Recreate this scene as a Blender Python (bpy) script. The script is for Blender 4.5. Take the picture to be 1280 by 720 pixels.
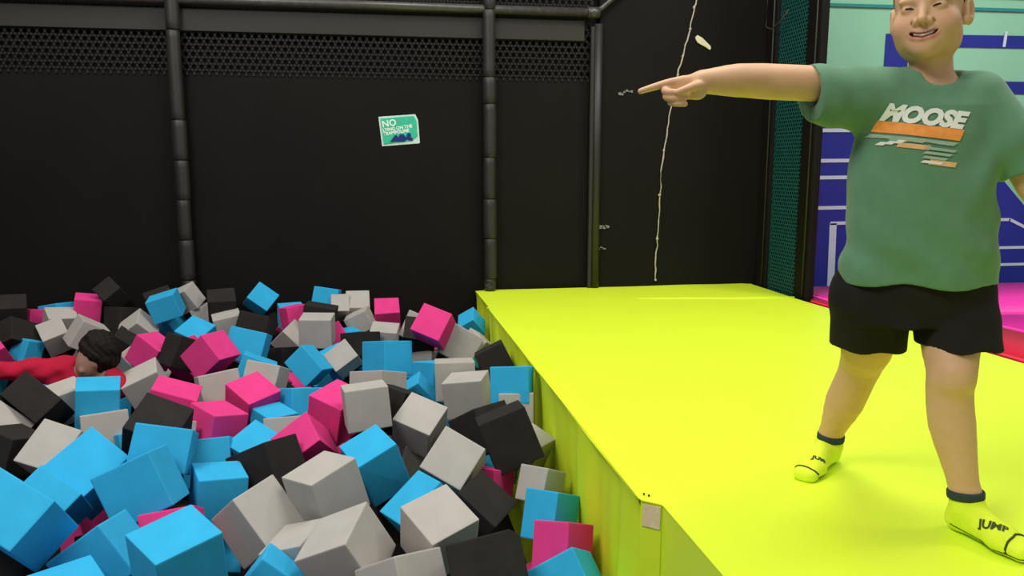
import bpy, bmesh, math, random
import numpy as np
from mathutils import Vector, Matrix, Quaternion
from mathutils.bvhtree import BVHTree

for o in list(bpy.data.objects):
    bpy.data.objects.remove(o, do_unlink=True)
SC = bpy.context.scene
COL = SC.collection
PI = math.pi

# ---------------------------------------------------------------- camera
cam_data = bpy.data.cameras.new('camera')
cam = bpy.data.objects.new('camera', cam_data)
COL.objects.link(cam)
cam_data.sensor_width = 36.0
cam_data.lens = 28.125
cam_data.clip_start = 0.02
cam.location = (0, 0, 0.9)
cam.rotation_euler = (math.radians(90) - math.atan(.154), 0, -math.atan(172 / 1011.8))
SC.camera = cam

# ---------------------------------------------------------------- hall light and lamps
world = bpy.data.worlds.new('hall')
SC.world = world
world.use_nodes = True
wb = world.node_tree.nodes['Background']
wb.inputs[0].default_value = (1.0, 0.985, 0.97, 1)
wb.inputs[1].default_value = 0.32

def area_lamp(x, y, z, sx, sy, power, target=None, col=(1, 0.98, 0.95)):
    d = bpy.data.lights.new('hall_lamp', 'AREA')
    d.shape = 'RECTANGLE'; d.size = sx; d.size_y = sy
    d.energy = power; d.color = col
    o = bpy.data.objects.new('hall_lamp', d)
    COL.objects.link(o)
    o.location = (x, y, z)
    if target:
        o.rotation_euler = (Vector(target) - Vector((x, y, z))).to_track_quat('-Z', 'Y').to_euler()
    return o
area_lamp(-2.4, 0.5, 4.7, 2.2, 1.6, 185, (0.1, 3.3, 0))
area_lamp(1.6, 2.8, 5.2, 2.2, 1.6, 140, (1.2, 3.2, 0))
area_lamp(-2.2, 4.2, 5.0, 1.6, 1.2, 62, (-1, 4.0, 0))
area_lamp(4.6, 2.5, 4.6, 1.6, 1.4, 95, (4.3, 5.6, 0.8))

SC.view_settings.view_transform = 'Standard'
SC.view_settings.look = 'None'
SC.view_settings.exposure = 0.0
SC.view_settings.gamma = 1.0
SC.view_settings.use_curve_mapping = False

# ---------------------------------------------------------------- materials
def srgb(r, g, b):
    f = lambda c: (c / 255) / 12.92 if c / 255 <= 0.04045 else ((c / 255 + 0.055) / 1.055) ** 2.4
    return (f(r), f(g), f(b), 1)

def mat(name, col, rough=0.8, var=0.06, nscale=30, bump=0.0, bscale=200, spec=0.3, sheen=0.0, sss=0.0, attr=None, coord='Object', stretch=None):
    m = bpy.data.materials.new(name)
    m.use_nodes = True
    nt = m.node_tree; n = nt.nodes; l = nt.links
    b = n['Principled BSDF']
    b.inputs['Roughness'].default_value = rough
    b.inputs['Specular IOR Level'].default_value = spec
    if sheen: b.inputs['Sheen Weight'].default_value = sheen
    if sss:
        b.inputs['Subsurface Weight'].default_value = sss
        b.inputs['Subsurface Radius'].default_value = (0.01, 0.004, 0.002)
        b.inputs['Subsurface Scale'].default_value = 1.0
    tc = n.new('ShaderNodeTexCoord')
    src = tc.outputs[coord]
    if stretch:
        mp = n.new('ShaderNodeMapping'); mp.inputs['Scale'].default_value = stretch
        l.new(src, mp.inputs['Vector']); src = mp.outputs[0]
    ns = n.new('ShaderNodeTexNoise'); ns.inputs['Scale'].default_value = nscale
    ns.inputs['Detail'].default_value = 4
    l.new(src, ns.inputs['Vector'])
    mx = n.new('ShaderNodeMix'); mx.data_type = 'RGBA'; mx.blend_type = 'MULTIPLY'
    rp = n.new('ShaderNodeMapRange')
    rp.inputs['To Min'].default_value = 1 - var; rp.inputs['To Max'].default_value = 1 + var
    rp.inputs['From Min'].default_value = 0.3; rp.inputs['From Max'].default_value = 0.7
    l.new(ns.outputs['Fac'], rp.inputs['Value'])
    mx.inputs[0].default_value = 1.0
    if attr:
        at = n.new('ShaderNodeAttribute'); at.attribute_name = attr
        l.new(at.outputs['Color'], mx.inputs[6])
    else:
        mx.inputs[6].default_value = col
    l.new(rp.outputs[0], mx.inputs[7])
    l.new(mx.outputs[2], b.inputs['Base Color'])
    if bump:
        n2 = n.new('ShaderNodeTexNoise'); n2.inputs['Scale'].default_value = bscale
        l.new(src, n2.inputs['Vector'])
        bp = n.new('ShaderNodeBump'); bp.inputs['Strength'].default_value = bump
        bp.inputs['Distance'].default_value = 0.002
        l.new(n2.outputs['Fac'], bp.inputs['Height'])
        l.new(bp.outputs[0], b.inputs['Normal'])
    return m

M = dict(
    blue=mat('blue_foam', (0.034, 0.400, 0.680, 1), .95, .05, 12, .25, 350, .15),
    pink=mat('pink_foam', (0.740, 0.050, 0.230, 1), .95, .05, 12, .25, 350, .15),
    grey=mat('grey_foam', (0.425, 0.398, 0.358, 1), .95, .04, 12, .25, 350, .15),
    black=mat('black_foam', (0.026, 0.023, 0.021, 1), .95, .10, 12, .3, 350, .15),
    yellow=mat('yellow_vinyl', (0.770, 0.970, 0.035, 1), .42, .015, 3, .25, 25, .35),
    yellow_side=mat('yellow_skirt_fabric', (0.76, 0.97, 0.030, 1), .7, .03, 6, .2, 40, .2),
    patch=mat('bare_tape', (0.86, 0.70, 0.42, 1), .7, .1, 60, .1),
    wall=mat('black_padding', (0.0062, 0.0048, 0.0038, 1), .7, .12, 2.5, .15, 60, .16),
    band=mat('charcoal_board', (0.028, 0.025, 0.021, 1), .6, .08, 3, .1, 40, .35),
    net=mat('black_net', (0.009, 0.0078, 0.0064, 1), .6, .1, 20),
    dark=mat('dark_void', (0.0048, 0.0043, 0.0036, 1), .9, .1, 5),
    sleeve=mat('post_sleeve', (0.021, 0.019, 0.0165, 1), .5, .15, 10, .2, 40, .5),
    steel=mat('dull_pipe', (0.06, 0.055, 0.05, 1), .35, .25, 30, .1, 60, .6),
    greennet=mat('teal_net', (0.012, 0.11, 0.105, 1), .6, .1, 20),
    greenback=mat('teal_sheet', (0.005, 0.030, 0.032, 1), .6, .15, 4),
    mint=mat('mint_panel', (0.27, 0.60, 0.40, 1), .5, .04, 2),
    mural_blue=mat('mural_blue', (0.020, 0.030, 0.27, 1), .5, .08, 3),
    mural_line=mat('mural_line', (0.58, 0.68, 0.78, 1), .5, .04, 8),
    mural_teal=mat('mural_teal', (0.03, 0.25, 0.25, 1), .5, .04, 8),
    navy=mat('navy_fascia', (0.010, 0.012, 0.045, 1), .6, .1, 4),
    magenta=mat('magenta_vinyl', (0.86, 0.035, 0.40, 1), .45, .03, 5, .1, 30, .35),
    red=mat('red_vinyl', (0.70, 0.012, 0.045, 1), .45, .03, 5, .1, 30, .35),
    cord=mat('pale_cord', (0.45, 0.40, 0.32, 1), .7, .2, 90),
    tag=mat('cream_tag', (0.72, 0.66, 0.45, 1), .6, .08, 40),
    scuff=mat('torn_tape', (0.22, 0.22, 0.20, 1), .7, .4, 120),
    sign=mat('sign_green', (0.045, 0.50, 0.32, 1), .5, .1, 20),
    sign_edge=mat('sign_border', (0.55, 0.74, 0.68, 1), .5, .1, 40),
    sign_white=mat('sign_lettering', (0.85, 0.95, 0.88, 1), .5, .03, 40),
    sign_blue=mat('sign_figure', (0.010, 0.030, 0.17, 1), .5, .05, 40),
    skin=mat('skin', (0.6, 0.4, 0.3, 1), .52, .03, 40, .08, 400, .35, sss=.12, attr='tint'),
    hair=mat('black_hair', (0.012, 0.009, 0.007, 1), .75, .3, 150, .8, 300, .15, stretch=(1, 1, .15)),
    shirt=mat('green_cotton', (0.115, 0.250, 0.140, 1), .9, .05, 25, .2, 500, .2, sheen=.15),
    collar=mat('green_rib', (0.120, 0.255, 0.145, 1), .9, .08, 25, .3, 600, .2),
    shorts=mat('black_shorts', (0.016, 0.014, 0.012, 1), .9, .1, 20, .2, 400, .15),
    sock=mat('neon_sock', (0.78, 0.95, 0.045, 1), .85, .03, 60, .4, 600, .2),
    cuff=mat('dark_cuff', (0.035, 0.055, 0.05, 1), .9, .1, 60, .4, 600, .2),
    sock_print=mat('sock_grip_print', (0.05, 0.08, 0.015, 1), .8, .05, 60),
    print_white=mat('shirt_print_white', (0.78, 0.80, 0.68, 1), .7, .04, 60),
    print_pale=mat('shirt_print_pale', (0.33, 0.46, 0.33, 1), .7, .1, 60),
    print_orange=mat('shirt_print_orange', (0.86, 0.32, 0.06, 1), .7, .10, 60),
    print_sand=mat('shirt_print_sand', (0.78, 0.46, 0.20, 1), .7, .08, 60),
    lips=mat('lips', (0.42, 0.13, 0.10, 1), .45, .05, 60),
    eye=mat('eye', (0.02, 0.013, 0.010, 1), .2, .05, 60),
    teeth=mat('teeth', (0.72, 0.60, 0.52, 1), .3, .03, 60),
    redshirt=mat('red_cotton', (0.44, 0.010, 0.038, 1), .9, .06, 25, .2, 400, .2),
    lilac=mat('lilac_cotton', (0.24, 0.20, 0.42, 1), .9, .06, 25, .2, 400, .2),
    floor=mat('pit_floor', (0.012, 0.011, 0.010, 1), .9, .1, 4),
)

# ---------------------------------------------------------------- helpers
def link(name, me, m=None, parent=None, loc=None, smooth=False):
    o = bpy.data.objects.new(name, me)
    COL.objects.link(o)
    if m is not None and me is not None and not len(me.materials): me.materials.append(m)
    if parent is not None: o.parent = parent
    if loc is not None: o.location = loc
    if smooth:
        me.polygons.foreach_set('use_smooth', [True] * len(me.polygons))
    return o

def obj(name, bm, m, parent=None, loc=None, smooth=False):
    me = bpy.data.meshes.new(name)
    bmesh.ops.recalc_face_normals(bm, faces=bm.faces)
    bm.to_mesh(me); bm.free()
    return link(name, me, m, parent, loc, smooth)

def tag(o, label, cat, group=None):
    o['label'] = label; o['category'] = cat
    if group: o['group'] = group
    return o

def thing(name, loc, label, cat, group=None):
    o = bpy.data.objects.new(name, None)
    o.empty_display_size = .1
    COL.objects.link(o); o.location = loc
    return tag(o, label, cat, group)

def structure(o):
    o['kind'] = 'structure'; return o

def add_box(bm, x0, x1, y0, y1, z0, z1, bev=0.0):
    vs = [bm.verts.new(p) for p in [(x0, y0, z0), (x1, y0, z0), (x1, y1, z0), (x0, y1, z0), (x0, y0, z1), (x1, y0, z1), (x1, y1, z1), (x0, y1, z1)]]
    fs = [bm.faces.new([vs[i] for i in f]) for f in [(3, 2, 1, 0), (4, 5, 6, 7), (0, 1, 5, 4), (1, 2, 6, 5), (2, 3, 7, 6), (3, 0, 4, 7)]]
    if bev:
        es = list({e for f in fs for e in f.edges})
        bmesh.ops.bevel(bm, geom=es, offset=bev, segments=2, affect='EDGES', profile=.5)

def box(name, x0, x1, y0, y1, z0, z1, m, parent=None, bev=0.0, org=None):
    bm = bmesh.new()
    ox, oy, oz = org or (0, 0, 0)
    add_box(bm, x0 - ox, x1 - ox, y0 - oy, y1 - oy, z0 - oz, z1 - oz, bev)
    return obj(name, bm, m, parent)

def add_tube(bm, pts, r, seg=8, cap=True):
    rings = []
    n = len(pts)
    rr = r if hasattr(r, '__len__') else [r] * n
    up = Vector((0, 0, 1))
    for i, p in enumerate(pts):
        p = Vector(p)
        d = (Vector(pts[min(i + 1, n - 1)]) - Vector(pts[max(i - 1, 0)])).normalized()
        a = d.cross(up)
        if a.length < .05: a = d.cross(Vector((0, 1, 0)))
        a.normalize(); b = d.cross(a)
        rings.append([bm.verts.new(p + (a * math.cos(2 * PI * k / seg) + b * math.sin(2 * PI * k / seg)) * rr[i]) for k in range(seg)])
    for i in range(n - 1):
        for k in range(seg):
            bm.faces.new([rings[i][k], rings[i][(k + 1) % seg], rings[i + 1][(k + 1) % seg], rings[i + 1][k]])
    if cap:
        bm.faces.new(rings[0]); bm.faces.new(rings[-1][::-1])

def tube(name, pts, r, m, parent=None, seg=10, smooth=True):
    bm = bmesh.new(); add_tube(bm, pts, r, seg)
    return obj(name, bm, m, parent, smooth=smooth)

def text_mesh(body, size, shear=0.0, offset=0.0, extrude=0.0, align='LEFT'):
    cu = bpy.data.curves.new('lettering', 'FONT')
    cu.body = body; cu.size = size; cu.shear = shear; cu.offset = offset; cu.extrude = extrude
    cu.align_x = align; cu.resolution_u = 3
    t = bpy.data.objects.new('lettering', cu)
    COL.objects.link(t)
    dg = bpy.context.evaluated_depsgraph_get(); dg.update()
    me = bpy.data.meshes.new_from_object(t.evaluated_get(dg))
    bpy.data.objects.remove(t, do_unlink=True)
    return me

# ================================================================ THE SETTING
YW = 5.732
structure(box('floor', -4.2, 6.5, -0.6, 6.4, -1.4, -1.3, M['floor']))
structure(box('wall_back', -4.2, 2.928, YW + .06, YW + .16, -1.3, 3.4, M['dark']))
wl = structure(box('wall_left', -4.2, -4.1, -0.6, YW + .16, -1.3, 3.4, M['wall']))

# black padding boards of the back wall, one per bay, with the joints at the posts
wb_o = bpy.data.objects['wall_back']
for x0, x1 in ((-4.1, -2.92), (-2.9, -1.27), (-1.25, .79), (.81, 1.545)):
    box('wall_pad', x0, x1, YW - .01, YW + .055, -1.3, 1.515, M['wall'], wb_o, .012)
for x0, x1 in ((-4.1, -1.27), (-1.25, .79), (.81, 1.49)):
    box('wall_band', x0, x1, YW - .035, YW - .022, 1.765, 1.905, M['band'], wb_o, .004)
box('wall_panel', 1.60, 2.925, YW - .03, YW + .05, -1.3, 3.4, M['wall'], wb_o, .01)

# ---- perforated net in front of the upper wall: real hexagonal meshes
def hex_net(name, x0, x1, z0, z1, pitch, w, to_world, m, parent=None, skip=None):
    verts = []; faces = []
    a = pitch / math.sqrt(3)                 # edge length
    def bar(p, q):
        d = Vector((q[0] - p[0], q[1] - p[1])); L = d.length
        if L < 1e-6: return
        nx, nz = -d.y / L * w / 2, d.x / L * w / 2
        b = len(verts)
        for (px, pz) in (p, q):
            verts.append(to_world(px + nx, pz + nz, 0)); verts.append(to_world(px - nx, pz - nz, 0))
        faces.append((b, b + 1, b + 3, b + 2))
        for (px, pz) in (p, q):
            verts.append(to_world(px + nx, pz + nz, w * .7)); verts.append(to_world(px - nx, pz - nz, w * .7))
        faces.append((b, b + 2, b + 6, b + 4)); faces.append((b + 1, b + 5, b + 7, b + 3))
    rows = int((z1 - z0) / (1.5 * a)); cols = int((x1 - x0) / pitch)
    for r in range(rows):
        for c in range(cols):
            cx = x0 + (c + .5 * (r % 2)) * pitch; cz = z0 + r * 1.5 * a
            if skip and skip(cx, cz): continue
            P = [(cx + a * math.cos(PI / 6 + k * PI / 3), cz + a * math.sin(PI / 6 + k * PI / 3)) for k in range(6)]
            bar(P[0], P[1]); bar(P[5], P[0]); bar(P[1], P[2])
    me = bpy.data.meshes.new(name); me.from_pydata(verts, [], faces); me.update()
    return link(name, me, m, parent)
n1 = hex_net('safety_net', -4.0, 1.55, 1.50, 2.75, .047, .016, lambda x, z, d: (x, YW - .018 + d * .5, z), M['net'])
tag(n1, 'black hexagonal mesh net along the top of the padded back wall', 'net'); n1['kind'] = 'stuff'

# ---- horizontal pipe and diagonal strut
t = thing('top_rail', (-4.0, YW - .07, 1.955), 'dull grey horizontal pipe crossing the top of the back wall', 'pipe')
bm = bmesh.new(); add_tube(bm, [(0, 0, 0), (1.9, 0, 0), (3.8, 0, 0), (5.55, 0, 0)], .030, 14)
obj('pipe', bm, M['steel'], t, smooth=True)
bm = bmesh.new(); add_tube(bm, [(5.53, 0, -.005), (5.60, .0, .03), (5.72, .0, .13), (5.95, .0, .36)], .018, 10)
obj('diagonal_strut', bm, M['steel'], t, smooth=True)
bm = bmesh.new(); add_tube(bm, [(5.50, 0, 0), (5.585, 0, 0)], .038, 14)
obj('end_collar', bm, M['steel'], t, smooth=True)

# ---- upright posts in segmented padded sleeves
def padded_post(x, lab, seams):
    zb = seams[0]
    t = thing('padded_post', (x, YW - .075, zb), lab, 'post', 'padded posts along the back wall')
    bm = bmesh.new(); add_tube(bm, [(0, 0, 0), (0, 0, 2.9 - zb)], .036, 12)
    obj('pole', bm, M['steel'], t, smooth=True)
    for k in range(len(seams) - 1):
        z0, z1 = seams[k] - zb, seams[k + 1] - zb
        r = .046 + .002 * ((k * 7) % 3 - 1)
        dx = .002 * ((k * 5) % 3 - 1)
        bm = bmesh.new()
        zs = [z0 + .002, z0 + .008, z0 + .05, (z0 + z1) / 2, z1 - .05, z1 - .008, z1 - .002]
        add_tube(bm, [(dx, 0, z) for z in zs], [r - .005, r - .001, r, r + .0005, r, r - .001, r - .005], 16)
        obj('foam_sleeve', bm, M['sleeve'], t, smooth=True)
    return t
padded_post(-1.262, 'left of the two black padded posts on the back wall, sleeve long at its top', [-1.3, -1.0, -.72, -.44, -.16, .13, .40, .67, .93, 1.19, 1.76, 2.1, 2.5, 2.88])
padded_post(.803, 'black padded post on the back wall at the far corner of the yellow platform', [.003, .09, .38, .66, .95, 1.32, 1.50, 1.95, 2.3, 2.88])
padded_post(-3.0, 'black padded post on the back wall beyond the left frame edge', [-1.3, -.9, -.5, 0, .4, .8, 1.2, 1.7, 2.3, 2.88])
t = thing('corner_roll', (1.585, YW - .05, -.02), 'tall dark padded roll edging the smooth black panel', 'post')
bm = bmesh.new(); add_tube(bm, [(0, 0, 0), (0, 0, 1.0), (0, 0, 1.9)], .032, 14)
obj('roll', bm, M['sleeve'], t, smooth=True)
bm = bmesh.new(); add_box(bm, -.055, -.03, -.02, .015, .02, 1.88, .004)
obj('edge_strip', bm, M['band'], t)

# ---- smooth black panel: string, tag, scuffs
random.seed(4)
pts = [(2.345, 2.25), (2.330, 2.18), (2.305, 2.041), (2.290, 1.95), (2.262, 1.84), (2.237, 1.734), (2.205, 1.62), (2.170, 1.47), (2.157, 1.394), (2.125, 1.20), (2.107, 1.051), (2.085, .86), (2.082, .62), (2.071, .406), (2.060, .20), (2.062, .045)]
P = []
for i in range(len(pts) - 1):
    for k in range(4):
        f = k / 4
        P.append((pts[i][0] * (1 - f) + pts[i + 1][0] * f + random.uniform(-.006, .006), 0, pts[i][1] * (1 - f) + pts[i + 1][1] * f))
P.append((pts[-1][0], 0, pts[-1][1]))
t = thing('wall_cord', (0, YW - .04, 0), 'pale knotted cord hanging down the smooth black panel behind the pointing hand', 'cord')
bm = bmesh.new(); add_tube(bm, P, [.0045 + .002 * random.random() for _ in P], 6)
obj('cord', bm, M['cord'], t, smooth=True)
for i in (1, 9, 15, 22, 26, 33, 41, 47, 53, 60):
    bm = bmesh.new(); bmesh.ops.create_icosphere(bm, subdivisions=1, radius=.010)
    for v in bm.verts: v.co = Vector((v.co.x * random.uniform(.8, 1.5), v.co.y * .7, v.co.z * random.uniform(.8, 1.6))) + Vector(P[i])
    obj('knot', bm, M['cord'], t, smooth=True)

def outline(name, pts, y0, th, m, parent=None, org=(0, 0, 0), axis='y'):
    """flat shape with real thickness, drawn in x,z"""
    bm = bmesh.new()
    f = [bm.verts.new((x - org[0], y0 - org[1], z - org[2])) for x, z in pts]
    b = [bm.verts.new((x - org[0], y0 + th - org[1], z - org[2])) for x, z in pts]
    bm.faces.new(f); bm.faces.new(b[::-1])
    n = len(pts)
    for i in range(n): bm.faces.new([f[i], b[i], b[(i + 1) % n], f[(i + 1) % n]])
    return obj(name, bm, m, parent)
o = outline('paper_tag', [(2.315, 1.815), (2.33, 1.828), (2.365, 1.812), (2.432, 1.755), (2.437, 1.735), (2.425, 1.728), (2.405, 1.742), (2.335, 1.775), (2.318, 1.80)], YW - .040, .008, M['tag'])
tag(o, 'small cream torn tag stuck high on the smooth black panel', 'tag')
def scrap(cx, cz, s, lab, seed):
    random.seed(seed)
    t = thing('tape_scrap', (cx, YW - .034, cz), lab, 'tape')
    for k in range(6):
        x = (k - 2.5) * s * .32; z = random.uniform(-.25, .25) * s; a = random.uniform(.1, .28) * s
        n = random.choice([5, 6, 7])
        outline('flake', [(x + a * random.uniform(.6, 1.2) * math.cos(2 * PI * i / n) * 1.2, z + a * random.uniform(.5, 1.1) * math.sin(2 * PI * i / n)) for i in range(n)], -.004, .004, M['scuff'], t)
scrap(1.80, 1.417, .055, 'flaked tape scuff level with the pointing fingertip', 1)
scrap(1.62, .452, .075, 'upper flaked tape scuff low on the black wall by the padded roll', 2)
scrap(1.64, .29, .035, 'lowest small tape scuff on the black wall by the padded roll', 5)

# ---- green sign
t = thing('warning_sign', (.046, YW - .016, 1.218), 'small green and white rules sign with a reclining blue figure', 'sign')
Q = Matrix.Rotation(math.radians(3.0), 3, 'Y')
SG = [(-.002, .002), (.238, .022), (.252, -.150), (.018, -.178)]
outline('board', [(-.010, .010), (.243, .030), (.262, -.010), (.272, -.165), (.262, -.170), (.010, -.190)], .004, .006, M['sign_edge'], t)
outline('face', [(.004, -.002), (.232, .018), (.250, -.014), (.256, -.120), (.215, -.150), (.022, -.176)], -.001, .005, M['sign'], t)
def sign_text(body, size, x, z, rot, m, off):
    me = text_mesh(body, size, 0, off)
    R = Matrix.Rotation(rot, 4, 'Y')
    me.transform(Matrix.Translation((x, -.003, z)) @ R @ Matrix.Rotation(PI / 2, 4, 'X'))
    link('lettering', me, m, t)
sign_text('NO', .062, .016, -.062, -math.radians(9), M['sign_white'], .0012)
sign_text('LYING ON THE', .030, .018, -.092, -math.radians(9), M['sign_white'], .0010)
sign_text('TRAMPOLINE', .030, .022, -.118, -math.radians(9), M['sign_white'], .0010)
outline('reclining_figure', [(.065, -.160), (.098, -.118), (.108, -.112), (.122, -.128), (.135, -.108), (.160, -.108), (.172, -.122), (.182, -.128), (.180, -.112), (.190, -.098), (.205, -.100), (.212, -.112), (.208, -.122), (.225, -.140), (.222, -.150), (.20, -.150), (.185, -.142), (.165, -.156)], -.0045, .003, M['sign_blue'], t)

# ---- return wall with the teal net, its two posts
wr = structure(box('wall_right', 2.875, 2.92, 4.98, 5.60, -1.3, 3.4, M['greenback']))
n2 = hex_net('side_net', 5.12, 5.50, -.05, 2.4, .030, .0065, lambda u, z, d: (2.862 + d * .4, u, z), M['greennet'])
tag(n2, 'teal diamond mesh net on the short wall beside the mural', 'net'); n2['kind'] = 'stuff'
for y, r, lab in ((5.60, .075, 'dark padded upright between the black panel and the teal net'), (5.02, .085, 'dark padded upright between the teal net and the mural')):
    t = thing('padded_upright', (2.885, y, -.03), lab, 'post')
    bm = bmesh.new(); add_box(bm, -.03, .03, -r * 1.05, r * 1.05, .0, 3.2, .016)
    obj('pad', bm, M['wall'], t)
    bm = bmesh.new(); add_tube(bm, [(-.036, -r * .55, .02), (-.036, -r * .55, 3.1)], .007, 6)
    obj('piping', bm, M['sleeve'], t, smooth=True)
t = thing('loose_cable', (2.80, 5.60, 1.86), 'thin loose cable looped at the top of the dark uprights', 'cable')
bm = bmesh.new(); add_tube(bm, [(0, -.05, .4), (.0, -.03, .2), (0, -.02, .02), (.0, -.10, -.01), (0, -.22, .02), (.0, -.34, .08)], .005, 6)
obj('cable', bm, M['steel'], t, smooth=True)

# ---- mural wall
wf = structure(box('wall_far', 2.93, 8.2, 5.86, 5.98, -1.3, 2.20, M['mint']))
box('fascia', 2.93, 8.2, 5.84, 5.98, 2.205, 3.4, M['navy'], wf)
YM = 5.856
def mshape(pts, m, th=.004, name='mural_block'): outline(name, pts, YM - th, th, m, wf)
def mline(x0, z0, x1, z1, w=.030):
    d = Vector((x1 - x0, z1 - z0)).normalized(); n = Vector((-d.y, d.x)) * w / 2
    outline('mural_line', [(x0 + n.x, z0 + n.y), (x1 + n.x, z1 + n.y), (x1 - n.x, z1 - n.y), (x0 - n.x, z0 - n.y)], YM - .009, .004, M['mural_line'], wf)
mshape([(3.40, -.4), (3.40, 1.30), (4.52, 1.30), (4.90, .95), (5.34, .53), (8.1, .53), (8.1, -.4)], M['mural_blue'])
mshape([(3.938, 1.905), (8.1, 1.955), (8.1, 1.845), (4.139, 1.815), (4.139, 1.60), (3.938, 1.60)], M['mural_blue'])
mshape([(5.00, 1.562), (8.1, 1.575), (8.1, 1.47), (5.00, 1.465)], M['mural_blue'])
mline(3.418, -.3, 3.424, 1.31, .032)
for z in (1.165, .931, .800, .562): mline(3.42, z, 4.5, z + .01, .028)
mline(3.60, -.3, 3.585, .44, .060); mline(3.56, .440, 4.2, .445, .026)
mline(4.975, 1.83, 4.985, 1.95, .024)
mline(4.99, .44, 4.99, .92, .024)
mline(4.6, .452, 5.18, .452, .024); mline(5.17, .455, 5.50, .31, .024)
mline(4.6, .219, 8.0, .219, .022); mline(4.6, .077, 8.0, .077, .022)
outline('mural_trim', [(3.40, 2.115), (8.1, 2.145), (8.1, 2.118), (3.40, 2.092)], YM - .010, .008, M['mural_teal'], wf)

# ---- magenta pads of the next court and the red edge pad
def quad_pad(name, P, z0, z1, m, label, cat, bev=.02):
    cx = sum(p[0] for p in P) / 4; cy = sum(p[1] for p in P) / 4
    bm = bmesh.new()
    a = [bm.verts.new((x - cx, y - cy, 0)) for x, y in P]; b = [bm.verts.new((x - cx, y - cy, z1 - z0)) for x, y in P]
    bm.faces.new(a[::-1]); bm.faces.new(b)
    for i in range(4): bm.faces.new([a[i], a[(i + 1) % 4], b[(i + 1) % 4], b[i]])
    bmesh.ops.bevel(bm, geom=list(bm.edges), offset=bev, segments=3, affect='EDGES')
    o = obj(name, bm, m, None, (cx, cy, z0), True)
    return tag(o, label, cat)
quad_pad('court_pad', [(2.96, 4.32), (6.5, 3.90), (6.5, 5.24), (2.96, 5.42)], -.3, .012, M['magenta'], 'magenta floor pad running along the foot of the mural', 'pad')
quad_pad('court_pad', [(3.52, 3.0), (6.5, 2.6), (6.5, 3.885), (3.44, 4.245)], -.3, .006, M['magenta'], 'nearer magenta floor pad beyond the boy, by the right frame edge', 'pad')
quad_pad('edge_pad', [(2.94, 2.2), (3.46, 2.2), (3.44, 4.24), (2.955, 4.30)], -.3, .004, M['red'], 'red pad along the platform edge behind the boy', 'pad')
quad_pad('edge_pad', [(2.865, 4.31), (2.955, 4.32), (2.95, 4.93), (2.862, 4.93)], -.3, .004, M['red'], 'short red pad strip at the foot of the upright beside the mural', 'pad')
structure(box('floor_court', 2.93, 8.2, -0.6, 5.86, -.42, -.31, M['floor']))

# ================================================================ YELLOW PLATFORM
plat = thing('foam_platform', (1.8, 3.0, -1.3), 'wide bright yellow vinyl-covered platform the boy stands on, beside the pit', 'platform')
PO = Vector((1.8, 3.0, -1.3))
left = [(.698, 5.70), (.702, 5.30), (.704, 5.05), (.690, 4.90), (.692, 4.2), (.688, 3.6), (.692, 3.0), (.686, 2.5), (.690, 2.02), (.697, 1.985), (.742, 1.945), (.744, 1.5), (.742, 1.0), (.742, .2)]
right = [(2.835, 5.70), (2.83, 5.3), (2.825, 5.05), (2.825, 4.9), (2.86, 4.2), (2.91, 3.8), (2.935, 3.0), (2.935, 2.5), (2.935, 2.02), (2.935, 1.985), (2.935, 1.945), (2.935, 1.5), (2.935, 1.0), (2.935, .2)]
random.seed(8)
bm = bmesh.new()
NX = 26
rows = []
for (lx, ly), (rx, ry) in zip(left, right):
    row = []
    for i in range(NX + 1):
        f = i / NX
        x = lx + (rx - lx) * f; y = ly + (ry - ly) * f
        z = 0 + (.0025 * math.sin(x * 7 + y * 3) * math.sin(y * 4.1 - x) - .001) * min(1, 6 * f, 6 * (1 - f))
        if i in (0, NX): z -= .006
        row.append(bm.verts.new(Vector((x, y, z)) - PO))
    rows.append(row)
for a, b in zip(rows, rows[1:]):
    for i in range(NX): bm.faces.new([a[i], b[i], b[i + 1], a[i + 1]])
# rounded rim then a hidden underside
for side in (0, -1):
    s = -1 if side == 0 else 1
    prev = [r[side] for r in rows]
    for dx, dz in ((0, -.004),):
        cur = [bm.verts.new(v.co + Vector((0, 0, dz))) for v in prev]
        for i in range(len(cur) - 1): bm.faces.new([prev[i], prev[i + 1], cur[i + 1], cur[i]])
        prev = cur
tc = obj('top_cover', bm, M['yellow'], plat)
def seam(P, w, m=None):
    bm = bmesh.new(); add_tube(bm, [Vector(p) - PO for p in P], w, 8)
    obj('seam', bm, m or M['yellow'], plat, smooth=True)
seam([(1.75, 5.16, -.002), (2.1, 5.10, .0), (2.4, 5.05, 0), (2.82, 5.02, 0)], .007)
# skirt hanging down the pit side, with vertical folds
random.seed(3)
bm = bmesh.new()
NU, NV = 300, 16
def fold(y, d):
    k = .35 + .65 * min(1, d / .35)
    f = (.5 + .5 * math.sin(y * 9 + 1.4 * math.sin(y * 2.3) + d * .8)) ** 2 * .024 + (.5 + .5 * math.sin(y * 23 + 2 * math.sin(y * 3.1) - d * 1.2)) ** 3 * .018
    f += .008 * math.sin(y * 4.0 + d * 6)
    return .004 + f * k
grid = []
for i in range(NU + 1):
    y = 5.70 - (5.70 - 2.0) * i / NU
    col = []
    for j in range(NV + 1):
        d = .001 + .85 * (j / NV) ** 1.4
        lx = .698 if y > 5.05 else (.704 - .014 * min(1, (5.05 - y) / .1))
        x = lx - .001 + fold(y, d) * min(1, j / 2.0) - (.010 if (y > 4.93 and y < 5.02) else 0)
        col.append(bm.verts.new(Vector((x, y, -d)) - PO))
    grid.append(col)
for i in range(NU):
    for j in range(NV): bm.faces.new([grid[i][j], grid[i][j + 1], grid[i + 1][j + 1], grid[i + 1][j]])
obj('side_skirt', bm, M['yellow_side'], plat, smooth=True)
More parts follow.
